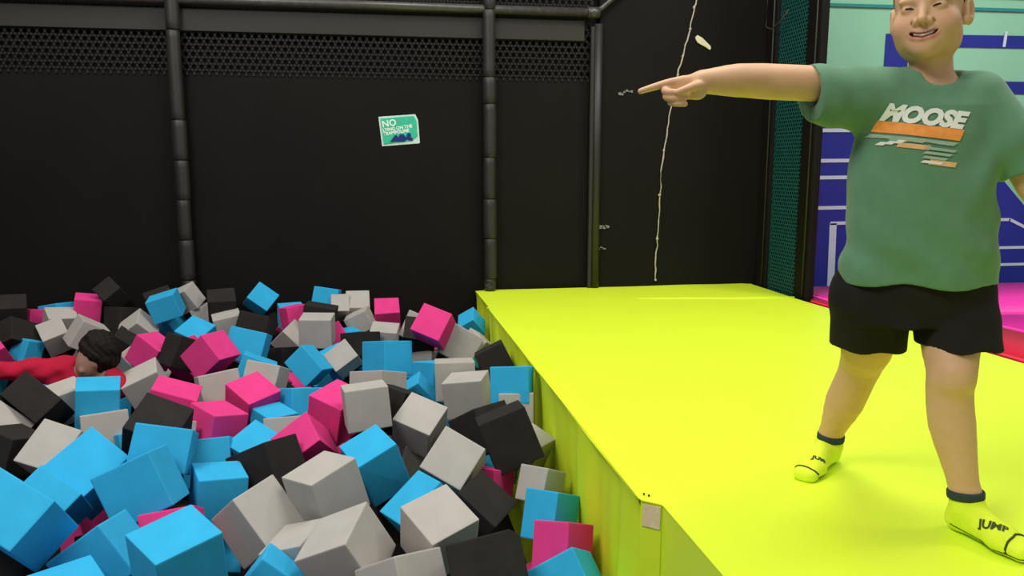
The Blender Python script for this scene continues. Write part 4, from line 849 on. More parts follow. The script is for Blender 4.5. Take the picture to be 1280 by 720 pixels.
class Field:
    """a distance field on a (possibly uneven) grid; parts are blended in inside their own bounds only"""
    def __init__(s, xs, ys, zs):
        s.a = [np.asarray(q, np.float32) for q in (xs, ys, zs)]
        s.V = np.full([len(q) for q in s.a], .05, np.float32)
    def win(s, lo, hi, pad):
        sl = []
        for q, l, h in zip(s.a, lo, hi):
            i0 = max(0, np.searchsorted(q, l - pad) - 1); i1 = min(len(q), np.searchsorted(q, h + pad) + 1)
            sl.append(slice(i0, max(i0 + 1, i1)))
        g = np.meshgrid(*[q[w] for q, w in zip(s.a, sl)], indexing='ij', sparse=True)
        return tuple(sl), g
    def put(s, fn, lo, hi, k=.01, op='add'):
        sl, g = s.win(lo, hi, k + .02)
        d = fn(*g).astype(np.float32); v = s.V[sl]
        if op == 'add':
            h = np.clip(.5 + .5 * (v - d) / k, 0, 1); s.V[sl] = v + (d - v) * h - k * h * (1 - h)
        elif op == 'cut':
            d = -d; h = np.clip(.5 - .5 * (v - d) / k, 0, 1); s.V[sl] = v + (d - v) * h + k * h * (1 - h)
    def cone(s, a, b, r1, r2, k=.012, op='add', flat=None):
        a = np.array(a, float); b = np.array(b, float); ab = b - a; L2 = ab @ ab
        R = max(r1, r2)
        def fn(x, y, z):
            t = np.clip(((x - a[0]) * ab[0] + (y - a[1]) * ab[1] + (z - a[2]) * ab[2]) / L2, 0, 1)
            return np.sqrt((x - a[0] - t * ab[0]) ** 2 + (y - a[1] - t * ab[1]) ** 2 + (z - a[2] - t * ab[2]) ** 2) - (r1 + (r2 - r1) * t)
        s.put(fn, np.minimum(a, b) - R, np.maximum(a, b) + R, k, op)
    def chain(s, P, R, k=.012):
        # one tapering limb: a smooth curve through the joints, joined hard, blended once
        P = np.array([list(p) for p in P], float); R = np.array(R, float)
        m = max(2, 3 if len(P) > 2 else 1) if len(P) > 2 else 1
        Q = []; q = []
        for i in range(len(P) - 1):
            a, b, c, d = P[max(i - 1, 0)], P[i], P[i + 1], P[min(i + 2, len(P) - 1)]
            for j in range(m):
                t = j / m
                Q.append(.5 * (2 * b + (c - a) * t + (2 * a - 5 * b + 4 * c - d) * t * t + (3 * b - a - 3 * c + d) * t ** 3)); q.append(R[i] + (R[i + 1] - R[i]) * (t * t * (3 - 2 * t) * .5 + t * .5))
        Q.append(P[-1]); q.append(R[-1])
        def fn(x, y, z):
            best = None
            for i in range(len(Q) - 1):
                a = Q[i]; ab = Q[i + 1] - a; L2 = ab @ ab
                t = np.clip(((x - a[0]) * ab[0] + (y - a[1]) * ab[1] + (z - a[2]) * ab[2]) / L2, 0, 1)
                d = np.sqrt((x - a[0] - t * ab[0]) ** 2 + (y - a[1] - t * ab[1]) ** 2 + (z - a[2] - t * ab[2]) ** 2) - (q[i] + (q[i + 1] - q[i]) * t)
                best = d if best is None else np.minimum(best, d)
            return best
        s.put(fn, np.min(Q, 0) - max(q), np.max(Q, 0) + max(q), k)
    def ell(s, c, r, Rm=None, k=.012, op='add'):
        c = np.array(c, float); r = np.array(r, float)
        Rm = np.eye(3) if Rm is None else np.array(Rm)      # columns = local axes
        R = r.max()
        def fn(x, y, z):
            p = [(x - c[0]) * Rm[0, i] + (y - c[1]) * Rm[1, i] + (z - c[2]) * Rm[2, i] for i in range(3)]
            k0 = np.sqrt(sum((p[i] / r[i]) ** 2 for i in range(3))); k1 = np.sqrt(sum((p[i] / r[i] ** 2) ** 2 for i in range(3)))
            return k0 * (k0 - 1) / np.maximum(k1, 1e-6)
        s.put(fn, c - R, c + R, k, op)
    def mesh(s, name):
        pos, q = surface_nets(*s.a, s.V)
        return np_mesh(name, pos, q)

def axis(lo, hi, parts, coarse):
    """coarse steps outside the given (a, b, step) ranges"""
    out = []; x = lo
    while x < hi:
        out.append(x); st = coarse
        for a, b, d in parts:
            if a <= x < b: st = min(st, d)
            elif x < a < x + st: st = max(a - x, .001)
        x += st
    return np.array(out)

def V3(*a): return np.array(a, float)

# ---------------------------------------------------------------- the standing boy
BO = V3(1.345, 1.84, 0.0)
boy = thing('person', tuple(BO), 'smiling child in green printed t-shirt and black shorts, pointing left, standing on the yellow platform', 'person')
# head frame: facing, right hand side of the head, up
fwd = V3(-.722, -.692, .02); fwd /= np.linalg.norm(fwd)
up0 = V3(0, 0, 1.0); sid = np.cross(fwd, up0); sid /= np.linalg.norm(sid)     # sid = his right (image left)
upv = np.cross(sid, fwd)
roll = math.radians(4.0)
R_ = sid * math.cos(roll) - upv * math.sin(roll); U_ = upv * math.cos(roll) + sid * math.sin(roll)
HM = np.stack([R_, fwd, U_], 1)
HC = V3(1.322, 1.800, 1.256)
HS = 1.0
def hp(r, f, u): return HC + HM @ (V3(r, f, u) * HS)
def hfield(F, k=1.0):
    E = lambda c, r, kk=.012, op='add': F.ell(hp(*c), V3(*r) * HS, HM, kk, op)
    E((0, -.016, .040), (.076, .093, .080))
    E((0, .018, -.028), (.066, .070, .076), .03)
    E((0, .030, .045), (.062, .052, .055), .03)              # forehead
    for s in (-1, 1):
        E((s * .042, .050, -.034), (.030, .030, .030), .025)  # cheeks
        E((s * .045, .012, -.064), (.022, .034, .028), .03)   # jaw corners
        E((s * .030, .077, .022), (.024, .010, .007), .014)   # brow ridge
        E((s * .033, .088, .004), (.017, .009, .0055), .006, 'cut')
        E((s * .033, .0755, .003), (.015, .010, .010), .006)  # eyelids
        # ears
        E((s * .081, -.012, -.004), (.012, .020, .033), .008)
        E((s * .090, -.004, .000), (.007, .012, .020), .005, 'cut')
        E((s * .076, .000, -.026), (.008, .008, .010), .006)
    E((0, .064, -.088), (.024, .022, .020), .02)              # chin
    E((0, .052, -.070), (.040, .035, .030), .02)              # muzzle
    F.cone(hp(0, .080, .012), hp(0, .099, -.026), .006, .0105, .012)
    for s in (-1, 1):
        F.cone(hp(s * .014, .089, -.029), hp(s * .015, .087, -.031), .0078, .0078, .006)
        F.cone(hp(s * .0065, .097, -.0385), hp(s * .0065, .090, -.036), .0028, .0028, .002, 'cut')
        F.cone(hp(s * .020, .084, -.028), hp(s * .040, .068, -.052), .0022, .002, .007, 'cut')   # smile fold
    # open smiling mouth: a slit between two lips
    mp = [(-.037, .0690, -.0440), (-.021, .0835, -.0565), (0, .0885, -.0615), (.021, .0835, -.0565), (.037, .0690, -.0440)]
    F.chain([hp(a, b + .0005, c + .0065) for a, b, c in mp], [.0022, .0036, .0036, .0036, .0022], .004)
    F.chain([hp(a, b, c - .0085) for a, b, c in mp], [.0022, .0046, .0054, .0046, .0022], .004)
    _ = [F.cone(hp(*mp[i]), hp(*mp[i + 1]), (.0026, .0050, .0056, .0050)[i], (.0050, .0056, .0050, .0026)[i], .002, 'cut') for i in range(4)]
    return mp

xs = axis(.575, 1.80, [(.575, .80, .0024), (1.215, 1.435, .0027)], .0065)
ys = axis(1.42, 2.25, [(1.70, 1.90, .0027)], .0065)
zs = axis(-.004, 1.395, [(1.03, 1.395, .0027)], .0065)
B = Field(xs, ys, zs)
# torso (under the shirt), neck
SH_R = V3(1.225, 1.852, 1.085); SH_L = V3(1.462, 1.770, 1.062)
B.ell((1.350, 1.825, .93), (.145, .10, .19), None, .03)
B.ell((1.360, 1.825, .72), (.145, .105, .13), None, .04)
B.cone(SH_R + V3(.03, 0, -.02), SH_L + V3(-.02, 0, -.02), .050, .050, .04)
B.cone((1.358, 1.822, 1.06), hp(0, -.020, -.060), .052, .046, .025)
B.cone((1.357, 1.822, 1.085), (1.300, 1.835, 1.085), .045, .040, .02)
MP = hfield(B)
# pointing arm
B.chain([SH_R, (1.10, 1.860, 1.095), (.960, 1.862, 1.099), (.930, 1.862, 1.100), (.86, 1.845, 1.099), (.775, 1.825, 1.093), (.752, 1.820, 1.090)],
        [.041, .043, .0425, .0420, .039, .0285, .0255], .02)
# the hand: palm, straight index, three curled fingers, thumb laid across them
B.ell((.722, 1.818, 1.078), (.040, .014, .027), None, .012)
B.ell((.742, 1.806, 1.066), (.024, .012, .017), None, .010)
B.chain([(.735, 1.820, 1.094), (.692, 1.818, 1.090), (.664, 1.814, 1.084), (.634, 1.806, 1.0755), (.603, 1.797, 1.066)], [.0125, .0105, .0092, .0080, .0066], .005)
for kx, kz, r, L in ((.687, 1.0745, .0092, 1.0), (.690, 1.061, .0088, .97), (.697, 1.049, .0078, .85)):
    B.chain([(.715, 1.820, kz + .003), (kx, 1.818, kz), (kx - .024 * L, 1.803, kz - .006), (kx - .014 * L, 1.784, kz - .011), (kx + .010 * L, 1.783, kz - .011)],
            [r, r, r * .95, r * .88, r * .80], .0032)
B.chain([(.752, 1.805, 1.083), (.728, 1.789, 1.078), (.704, 1.777, 1.070), (.684, 1.774, 1.063)], [.0125, .0108, .0092, .0078], .004)
# hanging arm
B.chain([SH_L, (1.510, 1.720, .95), (1.548, 1.690, .855), (1.575, 1.672, .820), (1.628, 1.640, .765), (1.680, 1.612, .715)], [.044, .041, .037, .036, .033, .024], .025)
B.ell((1.703, 1.600, .690), (.024, .016, .034), None, .012)
for a, L in ((-.018, .048), (-.006, .055), (.006, .052), (.017, .042)):
    b0 = V3(1.708 + a, 1.598 - a * .6, .664); 
    B.chain([b0 + V3(-.003, .001, .012), b0 + V3(.006, -.003, -L * .42), b0 + V3(.004, -.010, -L * .75), b0 + V3(-.004, -.018, -L)], [.0088, .0082, .0075, .0066], .003)
B.chain([(1.688, 1.590, .700), (1.676, 1.576, .678), (1.674, 1.568, .655)], [.0105, .0092, .0078], .004)
# legs
RH = V3(1.285, 1.865, .60); LH = V3(1.430, 1.800, .60)
B.chain([RH, (1.320, 1.945, .43), (1.3435, 2.005, .350), (1.345, 2.030, .300), (1.342, 2.072, .215), (1.335, 2.112, .12), (1.334, 2.130, .060)],
        [.092, .070, .0575, .053, .0535, .036, .0305], .03)
B.chain([LH, (1.412, 1.752, .47), (1.389, 1.708, .398), (1.391, 1.712, .345), (1.400, 1.705, .262), (1.413, 1.672, .140), (1.421, 1.658, .070)],
        [.092, .068, .0570, .0535, .0535, .037, .0315], .03)
B.ell((1.380, 1.678, .388), (.022, .020, .030), None, .03)
def foot(F, ank, heel, ball, toe, g=0.0, k=.018):
    ank, heel, ball, toe = map(lambda q: V3(*q), (ank, heel, ball, toe))
    F.cone(ank + V3(0, 0, .035), ank, .028 + g, .029 + g, k)
    F.cone(ank, heel, .030 + g, .027 + g, k)
    F.cone(ank, ball + V3(0, 0, .006), .030 + g, .025 + g, k)
    F.cone(heel, ball, .026 + g, .026 + g, k)
    d = toe - ball; d[2] = 0; d /= np.linalg.norm(d); n = V3(-d[1], d[0], 0)
    for s, r in ((-.017, .019), (0, .021), (.016, .020)):
        F.cone(ball + n * s, toe + n * s * .9 - V3(0, 0, .002), r + g, .015 + g, k)
FR = ((1.336, 2.128, .062), (1.352, 2.150, .030), (1.243, 2.060, .026), (1.203, 2.025, .019))
FL = ((1.421, 1.656, .062), (1.418, 1.672, .030), (1.440, 1.560, .026), (1.455, 1.508, .019))
foot(B, *FR); foot(B, *FL)
bme = B.mesh('body')
pos = np.empty(len(bme.vertices) * 3, np.float32); bme.vertices.foreach_get('co', pos); pos = pos.reshape(-1, 3)
tint = np.tile(np.array([.64, .385, .215, 1.0], np.float32), (len(pos), 1))
loc = (pos - HC) @ HM / HS
def near(P, r):
    d = np.full(len(pos), 9.0)
    for i in range(len(P) - 1):
        a, b = V3(*P[i]), V3(*P[i + 1]); ab = b - a
        t = np.clip(((loc - a) @ ab) / (ab @ ab), 0, 1)[:, None]
        d = np.minimum(d, np.linalg.norm(loc - a - t * ab, axis=1))
    return np.clip(1.6 - d / r, 0, 1)
def paint(w, c):
    w = w[:, None]; tint[:, :3] = tint[:, :3] * (1 - w) + np.array(c) * w
paint(.85 * near([(a, b + .002, c - .0085) for a, b, c in MP], .0050), (.42, .14, .10)); paint(.75 * near([(a, b + .002, c + .0065) for a, b, c in MP], .0040), (.40, .14, .10))
for s in (-1, 1):
    paint(.35 * near([(s * .048, .062, -.034), (s * .044, .068, -.030)], .020), (.60, .27, .20))
paint(.95 * near([(a, b - .004, c) for a, b, c in MP], .0040), (.09, .02, .018))
ca = bme.color_attributes.new('tint', 'FLOAT_COLOR', 'POINT'); ca.data.foreach_set('color', tint.ravel())
bme.transform(Matrix.Translation(Vector(-BO)))
body = link('body', bme, M['skin'], boy)

def curve_tube(name, pts, r, m, parent, seg=8, off=BO):
    bm = bmesh.new(); add_tube(bm, [Vector(np.array(p) - off) for p in pts], r, seg)
    return obj(name, bm, m, parent, smooth=True)
for s in (-1, 1):
    curve_tube('eye', [hp(s * .0195, .0835, .0015), hp(s * .027, .0860, .0040), hp(s * .035, .0845, .0045), hp(s * .0455, .0775, .0005)], [.0010, .0023, .0025, .0009], M['eye'], body)
    curve_tube('eyebrow', [hp(s * .014, .0865, .0215), hp(s * .027, .0875, .0285), hp(s * .041, .0790, .0285), hp(s * .051, .0680, .0225)], [.0018, .0030, .0026, .0010], M['hair'], body)
curve_tube('teeth', [hp(a * .82, b - .0028, c + .0012) for a, b, c in MP], [.0012, .0036, .0040, .0036, .0012], M['teeth'], body)

# hair: a cap over the skull, cut along the hairline
hx = np.arange(-.095, .096, .003)
H = Field(hx, np.arange(-.125, .10, .003), np.arange(-.075, .14, .003))
H.ell((0, -.018, .043), (.0805, .097, .083), None, .01)
H.ell((0, .028, .052), (.066, .056, .059), None, .02)
g = np.meshgrid(*H.a, indexing='ij', sparse=True)
rr, ff, uu = g
line = np.interp(ff.ravel(), [-.12, -.05, -.025, -.005, .010, .022, .04, .08], [-.055, -.045, -.01, .018, -.004, .030, .058, .066]).reshape(ff.shape)
cutd = (line - uu) + 0 * rr
H.V = np.maximum(H.V, cutd.astype(np.float32))
H.V += (.0012 * np.sin(rr * 900 + 3 * np.sin(uu * 60)) * np.sin(ff * 260) + .0008 * np.sin(ff * 1100 + rr * 300)).astype(np.float32)
hme = H.mesh('hair')
hme.transform(Matrix.Translation(Vector(HC - BO)) @ Matrix([list(HM[i]) + [0] for i in range(3)] + [[0, 0, 0, 1]]))
link('hair', hme, M['hair'], boy)

# shirt
E1 = V3(.925, -.38, 0); E1 /= np.linalg.norm(E1); N1 = V3(E1[1], -E1[0], 0)     # N1 points to the camera side
if N1[1] > 0: N1 = -N1
def torso_fn(zk, cxk, cyk, rxk, ryk, p=2.3, wob=None):
    def fn(x, y, z):
        cx = np.interp(z.ravel(), zk, cxk).reshape(z.shape); cy = np.interp(z.ravel(), zk, cyk).reshape(z.shape)
        rx = np.interp(z.ravel(), zk, rxk).reshape(z.shape); ry = np.interp(z.ravel(), zk, ryk).reshape(z.shape)
        u = (x - cx) * E1[0] + (y - cy) * E1[1]; v = (x - cx) * N1[0] + (y - cy) * N1[1]
        q = (np.abs(u / rx) ** p + np.abs(v / ry) ** p + 1e-9) ** (1 / p)
        d = (q - 1) * np.minimum(rx, ry)
        return d
    return fn
T = Field(np.arange(1.00, 1.66, .0042), np.arange(1.58, 2.02, .0042), np.arange(.57, 1.15, .0042))
T.put(torso_fn([.58, .70, .85, .97, 1.04, 1.10], [1.360, 1.352, 1.342, 1.338, 1.346, 1.355], [1.812, 1.810, 1.812, 1.815, 1.818, 1.822],
               [.186, .176, .168, .158, .146, .085], [.118, .125, .122, .112, .095, .062]), (1.1, 1.62, .58), (1.6, 2.0, 1.10), .012)
T.V[T.V > .04] = .04
zz = T.a[2][None, None, :]
T.V = np.maximum(T.V, np.maximum((.606 - zz), (zz - 1.112)))
T.cone((1.357, 1.822, 1.08), (1.357, 1.822, 1.10), .070, .062, .03)
T2 = Field(*T.a)
T2.cone((1.285, 1.838, 1.063), (1.03, 1.862, 1.082), .074, .057, .045)
T2.cone((1.270, 1.838, 1.03), (1.020, 1.862, 1.068), .058, .050, .05)
T2.V = np.maximum(T2.V, (1.053 - .13 * (T2.a[2][None, None, :] - 1.08)) - T2.a[0][:, None, None])
T3 = Field(*T.a)
T3.cone((1.415, 1.795, 1.045), (1.500, 1.735, .96), .074, .066, .04)
T3.cone((1.452, 1.775, 1.058), (1.510, 1.725, .95), .066, .062, .02)
T3.cone((1.510, 1.725, .95), (1.575, 1.668, .80), .062, .058, .02)
gx, gy, gz = np.meshgrid(*T.a, indexing='ij', sparse=True)
dL = V3(.35, -.28, -.89); dL /= np.linalg.norm(dL)
pl = (gx - 1.538) * dL[0] + (gy - 1.702) * dL[1] + (gz - .880) * dL[2]
T3.V = np.maximum(T3.V, pl)
def blend(A, Bv, k):
    h = np.clip(.5 + .5 * (A - Bv) / k, 0, 1); return A + (Bv - A) * h - k * h * (1 - h)
T.V = blend(blend(T.V, T2.V, .028), T3.V, .02)
T.cone((1.10, 1.860, 1.090), (1.0, 1.864, 1.090), .047, .050, .004, 'cut')
T.cone((1.545, 1.695, .865), (1.565, 1.675, .82), .048, .051, .004, 'cut')
T.cone((1.350, 1.800, 1.118), (1.356, 1.830, 1.30), .056, .075, .008, 'cut')
# folds
u = (gx - 1.35) * E1[0] + (gy - 1.815) * E1[1]
w = np.clip((gz - .60) / .12, 0, 1)
f1 = .0040 * np.sin(46 * (gz + .55 * u) + 1.6 * np.sin(9 * u)) * np.exp(-((gz - .70 - .12 * u) / .085) ** 2)
f2 = .0075 * np.sin(34 * (gz * .55 + u) + .8) * np.exp(-((u + .10) / .09) ** 2) * np.exp(-((gz - .93) / .12) ** 2)
f3 = .0065 * np.sin(42 * (gz * .6 - u)) * np.exp(-((u - .12) / .07) ** 2) * np.exp(-((gz - .88) / .13) ** 2)
f4 = .0028 * np.sin(75 * gx + 16 * gz) * np.clip((1.20 - gx) / .08, 0, 1)
f5 = .0060 * np.sin(30 * u + 5 * gz) * np.exp(-((gz - .63) / .06) ** 2)
T.V = (T.V + f1 + f2 + f3 + f4 + f5).astype(np.float32)
tme = T.mesh('t_shirt')
bv = BVHTree.FromPolygons([v.co.copy() for v in tme.vertices], [tuple(p.vertices) for p in tme.polygons])
tme.transform(Matrix.Translation(Vector(-BO)))
shirt = link('t_shirt', tme, M['shirt'], boy)
# neck rib
P = []
for k in range(25):
    a = 2 * PI * k / 24
    q = V3(1.356, 1.822, 0) + E1 * .060 * math.cos(a) + N1 * .050 * math.sin(a)
    P.append(V3(q[0], q[1], 1.098 - .014 * math.sin(a) + .004 * math.cos(2 * a)))
curve_tube('collar', P, .0062, M['collar'], shirt)

# the print, laid on the chest
PX = V3(*E1) ; PU = V3(0, 0, 1.0)
def chest(u, v, off=.0022):
    """u right, v up in the print's own frame; dropped onto the cloth along the chest's normal"""
    o = V3(1.217, 1.838, 1.004) + E1 * u + PU * v + N1 * .4
    hit = bv.ray_cast(Vector(o), Vector(-N1))
    p = hit[0] if hit[0] is not None else Vector(o - N1 * .29)
    return Vector(np.array(p) + N1 * off) - Vector(BO)
def lay(me, m, name, du, dv, off=.0022, rot=-.13, sub=0.012):
    bm = bmesh.new(); bm.from_mesh(me)
    for _ in range(5):
        es = [e for e in bm.edges if e.calc_length() > sub]
        if not es: break
        bmesh.ops.subdivide_edges(bm, edges=es, cuts=1)
        bmesh.ops.triangulate(bm, faces=bm.faces)
    c, s = math.cos(rot), math.sin(rot)
    for v in bm.verts:
        x, y = v.co.x, v.co.y
        X = x * c - y * s + du; Y = x * s + y * c + dv
        v.co = chest(X, Y, off)
    bm.to_mesh(me); bm.free(); me.materials.clear()
    return link(name, me, m, shirt)
def flat(pts):
    me = bpy.data.meshes.new('print'); me.from_pydata([(x, y, 0) for x, y in pts], [], [tuple(range(len(pts)))]); me.update(); return me
def band(x0, x1, y0, y1, sh=.25, n=12):
    V = []; F = []
    for i in range(n + 1):
        x = x0 + (x1 - x0) * i / n
        V += [(x + y0 * sh, y0, 0), (x + y1 * sh, y1, 0)]
    for i in range(n): F.append((2 * i, 2 * i + 2, 2 * i + 3, 2 * i + 1))
    me = bpy.data.meshes.new('print'); me.from_pydata(V, [], F); me.update(); return me
lay(text_mesh('MOOSE', .0525, .35, .0032), M['print_white'], 'lettering', .002, .004, .0030)
lay(band(-.002, .186, -.026, .001), M['print_orange'], 'print_band', 0, 0, .0020)
lay(band(.062, .130, -.056, -.045), M['print_sand'], 'print_band', 0, 0, .0020)
lay(band(.142, .202, -.088, -.076), M['print_sand'], 'print_band', 0, 0, .0020)
random.seed(12)
for k in range(11):
    x = .026 + k * .0165; 
    lay(band(x, x + .020, -.040 + random.uniform(-.003, .003), -.031, 1.1, 2), M['print_pale'], 'print_stroke', 0, 0, .0026)
for k in range(3):
    lay(band(.072 + k * .012, .088 + k * .012, -.056 + .004 * k, -.047 + .004 * k, 1.2, 2), M['print_white'], 'print_stroke', 0, 0, .0030)
for k in range(4):
    y = -.048 - k * .0105
    lay(band(.158 + k * .010, .226 + k * .002, y - .0062, y, 1.0, 5), M['print_pale'] if k < 3 else M['print_white'], 'print_stroke', 0, 0, .0028)

# shorts
Sx = Field(np.arange(1.15, 1.60, .0042), np.arange(1.58, 2.10, .0042), np.arange(.36, .68, .0042))
Sx.put(torso_fn([.36, .50, .58, .68], [1.358, 1.358, 1.358, 1.358], [1.835, 1.83, 1.818, 1.812], [.150, .172, .178, .176], [.105, .112, .110, .106]), (1.1, 1.6, .505), (1.6, 2.0, .66), .01)
sz = Sx.a[2][None, None, :]
Sx.V = np.minimum(Sx.V, .04); Sx.V = np.maximum(Sx.V, np.maximum(.500 - sz, sz - .655))
g0, g1, g2 = np.meshgrid(*Sx.a, indexing='ij', sparse=True)
side = (g0 - 1.362) * E1[0] + (g1 - 1.84) * E1[1]
for (p0, p1, r0, r1, hem) in (((1.262, 1.868, .57), (1.322, 1.955, .36), .100, .098, .415), ((1.446, 1.795, .57), (1.428, 1.732, .40), .098, .098, .452)):
    L_ = Field(*Sx.a); L_.cone(p0, p1, r0, r1, .012); L_.V = np.maximum(L_.V, hem - g2)
    Sx.V = blend(Sx.V, L_.V, .008)
Sx.cone((1.326, 1.960, .365), (1.330, 1.975, .30), .086, .088, .004, 'cut')
Sx.cone((1.422, 1.734, .395), (1.420, 1.73, .33), .088, .090, .004, 'cut')
Sx.V = (Sx.V + .0035 * np.sin(60 * side + 14 * g2) * np.clip((.56 - g2) / .1, 0, 1) + .003 * np.sin(50 * g2 + 20 * side) * np.exp(-((g2 - .52) / .05) ** 2)).astype(np.float32)
sme = Sx.mesh('shorts'); sme.transform(Matrix.Translation(Vector(-BO)))
link('shorts', sme, M['shorts'], boy)

# socks with dark cuffs, toe line, sole line and grip lettering
def sock(Ft, leg, cuff_c, cuff_r, cdir, text_o, text_u, text_v, toe_line, sole_line, body_txt, tsz):
    P = [V3(*q) for q in Ft] + [V3(*q) for q in toe_line]
    lo = np.min([p for p in P], 0) - .06; hi = np.max([p for p in P], 0) + .06
    F = Field(np.arange(lo[0], hi[0], .003), np.arange(lo[1], hi[1], .003), np.arange(-.004, cuff_c[2] + .02, .003))
    foot(F, *Ft, g=.0035)
    F.cone(Ft[0], V3(*cuff_c) + V3(0, 0, .03), .0335, cuff_r, .01)
    a, b, c_ = np.meshgrid(*F.a, indexing='ij', sparse=True)
    F.V = np.maximum(F.V, ((a - cuff_c[0]) * cdir[0] + (b - cuff_c[1]) * cdir[1] + (c_ - cuff_c[2]) * cdir[2]).astype(np.float32))
    F.V = np.maximum(F.V, (.0015 - c_))
    m = F.mesh('sock')
    bvh = BVHTree.FromPolygons([v.co.copy() for v in m.vertices], [tuple(p.vertices) for p in m.polygons])
    m.transform(Matrix.Translation(Vector(-BO)))
    so = link('sock', m, M['sock'], boy)
    cd = V3(*cdir) / np.linalg.norm(cdir); cc = V3(*cuff_c)
    curve_tube('cuff', [cc - cd * .016, cc - cd * .012, cc + cd * .002, cc + cd * .005], [cuff_r + .0012, cuff_r + .0030, cuff_r + .0030, cuff_r + .001], M['cuff'], so, 28)
    def snap(p, off):
        h = bvh.find_nearest(Vector(p)); return np.array(h[0]) + np.array(h[1]) * off
    for nm, L, r in (('toe_stripe', toe_line, .0028), ('sole_stripe', sole_line, .0014)):
        Q = []
        for i in range(len(L) - 1):
            for t in np.linspace(0, 1, 5)[:-1]: Q.append(snap(V3(*L[i]) * (1 - t) + V3(*L[i + 1]) * t, .0003))
        Q.append(snap(L[-1], .0003))
        curve_tube(nm, Q, r, M['sock_print'], so, 6)
    me = text_mesh(body_txt, tsz, 0, .0012, 0, 'CENTER')
    bm = bmesh.new(); bm.from_mesh(me)
    tu = V3(*text_u); tu /= np.linalg.norm(tu); tv = V3(*text_v); tv /= np.linalg.norm(tv)
    for v in bm.verts:
        v.co = Vector(snap(V3(*text_o) + tu * v.co.x + tv * v.co.y, .0014) - BO)
    bm.to_mesh(me); bm.free(); link('lettering', me, M['sock_print'], so)
sock(FR, None, (1.3345, 2.119, .096), .0365, (.02, -.10, 1), (1.255, 2.030, .055), (.80, -.45, -.10), (.35, .35, .9),
     [(1.182, 2.068, .030), (1.196, 2.040, .036), (1.212, 2.012, .034), (1.236, 1.998, .024)], [(1.236, 1.998, .012), (1.25, 2.00, .006), (1.30, 2.06, .006)], 'JUMP', .025)
sock(FL, None, (1.4190, 1.662, .102), .0395, (-.02, .10, 1), (1.412, 1.560, .052), (.55, -.80, .15), (.5, .35, .8),
     [(1.420, 1.520, .012), (1.428, 1.528, .030), (1.446, 1.535, .042), (1.47, 1.535, .038), (1.49, 1.53, .02)], [(1.385, 1.665, .02), (1.395, 1.62, .008), (1.405, 1.56, .007), (1.418, 1.50, .008), (1.45, 1.47, .010)], 'JUMP', .030)

# ---------------------------------------------------------------- the child lying in the foam
CO = V3(-1.42, 4.20, -.16)
kid = thing('person', tuple(CO), 'dark-haired child in a red long-sleeved top, half sunk in the foam cubes at the left', 'person')
K = Field(np.arange(-2.02, -1.10, .008), np.arange(3.90, 4.45, .008), np.arange(-.40, .14, .008))
HK = V3(-1.377, 4.155, -.028)
K.ell(HK, (.078, .085, .105), None, .02)
K.ell(HK + V3(-.035, -.035, -.045), (.055, .055, .070), None, .03)
K.ell(HK + V3(-.050, -.082, -.060), (.012, .016, .014), None, .012)
K.ell(HK + V3(.010, -.078, -.030), (.014, .012, .024), None, .006)
K.cone(HK + V3(.0, .01, -.08), (-1.45, 4.20, -.15), .05, .055, .03)
K.chain([(-1.44, 4.21, -.16), (-1.56, 4.22, -.16), (-1.68, 4.27, -.25)], [.080, .088, .080], .05)
K.chain([(-1.60, 4.17, -.11), (-1.70, 4.13, -.095), (-1.78, 4.09, -.080), (-1.85, 4.05, -.062)], [.050, .040, .030, .022], .02)
K.ell((-1.885, 4.03, -.056), (.030, .022, .013), None, .012)
K.chain([(-1.42, 4.18, -.16), (-1.33, 4.14, -.15), (-1.275, 4.09, -.19)], [.062, .050, .040], .03)
for a in (-.018, -.006, .006, .018):
    K.chain([(-1.905, 4.03 + a, -.056), (-1.922, 4.025 + a * 1.2, -.058), (-1.938, 4.02 + a * 1.3, -.066)], [.008, .0075, .007], .003)
K.chain([(-1.875, 4.015, -.060), (-1.885, 3.995, -.064), (-1.900, 3.985, -.068)], [.009, .008, .007], .003)
kme = K.mesh('body')
n = len(kme.vertices)
ca = kme.color_attributes.new('tint', 'FLOAT_COLOR', 'POINT'); ca.data.foreach_set('color', np.tile(np.array([.36, .20, .14, 1], np.float32), n))
kme.transform(Matrix.Translation(Vector(-CO)))
kb = link('body', kme, M['skin'], kid)
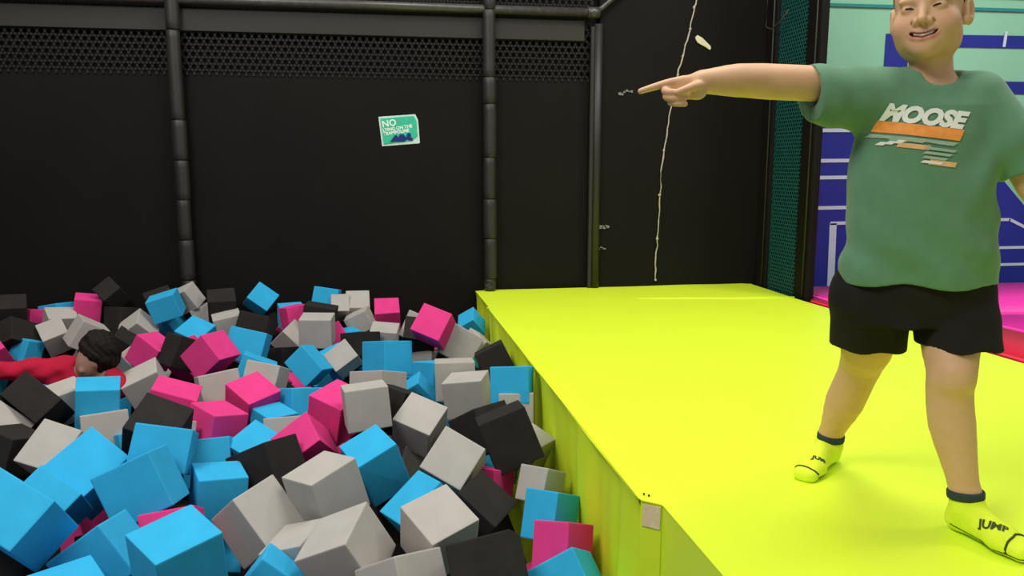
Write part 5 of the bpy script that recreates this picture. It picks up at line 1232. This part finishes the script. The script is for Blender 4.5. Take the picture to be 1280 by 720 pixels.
def kelem(name, build, m, st=.007, lo=(-2.02, 3.90, -.42), hi=(-1.08, 4.45, .12)):
    F = Field(*[np.arange(a, b, st) for a, b in zip(lo, hi)]); build(F)
    me = F.mesh(name); me.transform(Matrix.Translation(Vector(-CO))); return link(name, me, m, kid)
def kh(F):
    F.ell(HK + V3(.012, .004, .012), (.097, .098, .114), None, .01)
    g = np.meshgrid(*F.a, indexing='ij', sparse=True)
    # face side (towards the camera's left and down) stays bare
    d = V3(-.78, -.55, -.30); d /= np.linalg.norm(d)
    cut = (g[0] - HK[0]) * d[0] + (g[1] - HK[1]) * d[1] + (g[2] - HK[2]) * d[2] - .070
    F.V = np.maximum(F.V, np.maximum(cut, (HK[2] - .075) - g[2] + 0 * g[0]))
    F.V = (F.V + .0035 * np.sin(g[0] * 170 + 2 * np.sin(g[2] * 50)) * np.sin(g[1] * 130 + g[2] * 90) + .003 * np.sin(g[0] * 60 + g[2] * 80)).astype(np.float32)
kelem('hair', kh, M['hair'], .005, (-1.52, 4.0, -.20), (-1.22, 4.32, .13))
def ks(F):
    F.chain([(-1.45, 4.21, -.155), (-1.56, 4.22, -.150), (-1.68, 4.27, -.25)], [.092, .102, .092], .05)
    F.chain([(-1.60, 4.17, -.105), (-1.70, 4.13, -.090), (-1.78, 4.09, -.080), (-1.845, 4.053, -.063)], [.068, .056, .044, .034], .03)
    F.chain([(-1.42, 4.18, -.155), (-1.33, 4.14, -.150), (-1.275, 4.09, -.19)], [.080, .066, .054], .03)
    F.ell(HK + V3(-.01, -.01, -.02), (.098, .10, .12), None, .008, 'cut')
    g = np.meshgrid(*F.a, indexing='ij', sparse=True)
    F.V = (F.V + .0035 * np.sin(g[0] * 60 + g[2] * 45) + .003 * np.sin(g[0] * 25 - g[2] * 90 + g[1] * 30)).astype(np.float32)
kelem('long_sleeved_top', ks, M['redshirt'])
def ku(F):
    F.chain([(-1.66, 4.11, -.20), (-1.57, 4.08, -.215), (-1.50, 4.08, -.22)], [.05, .055, .045], .02)
kelem('lilac_shorts', ku, M['lilac'], .008)
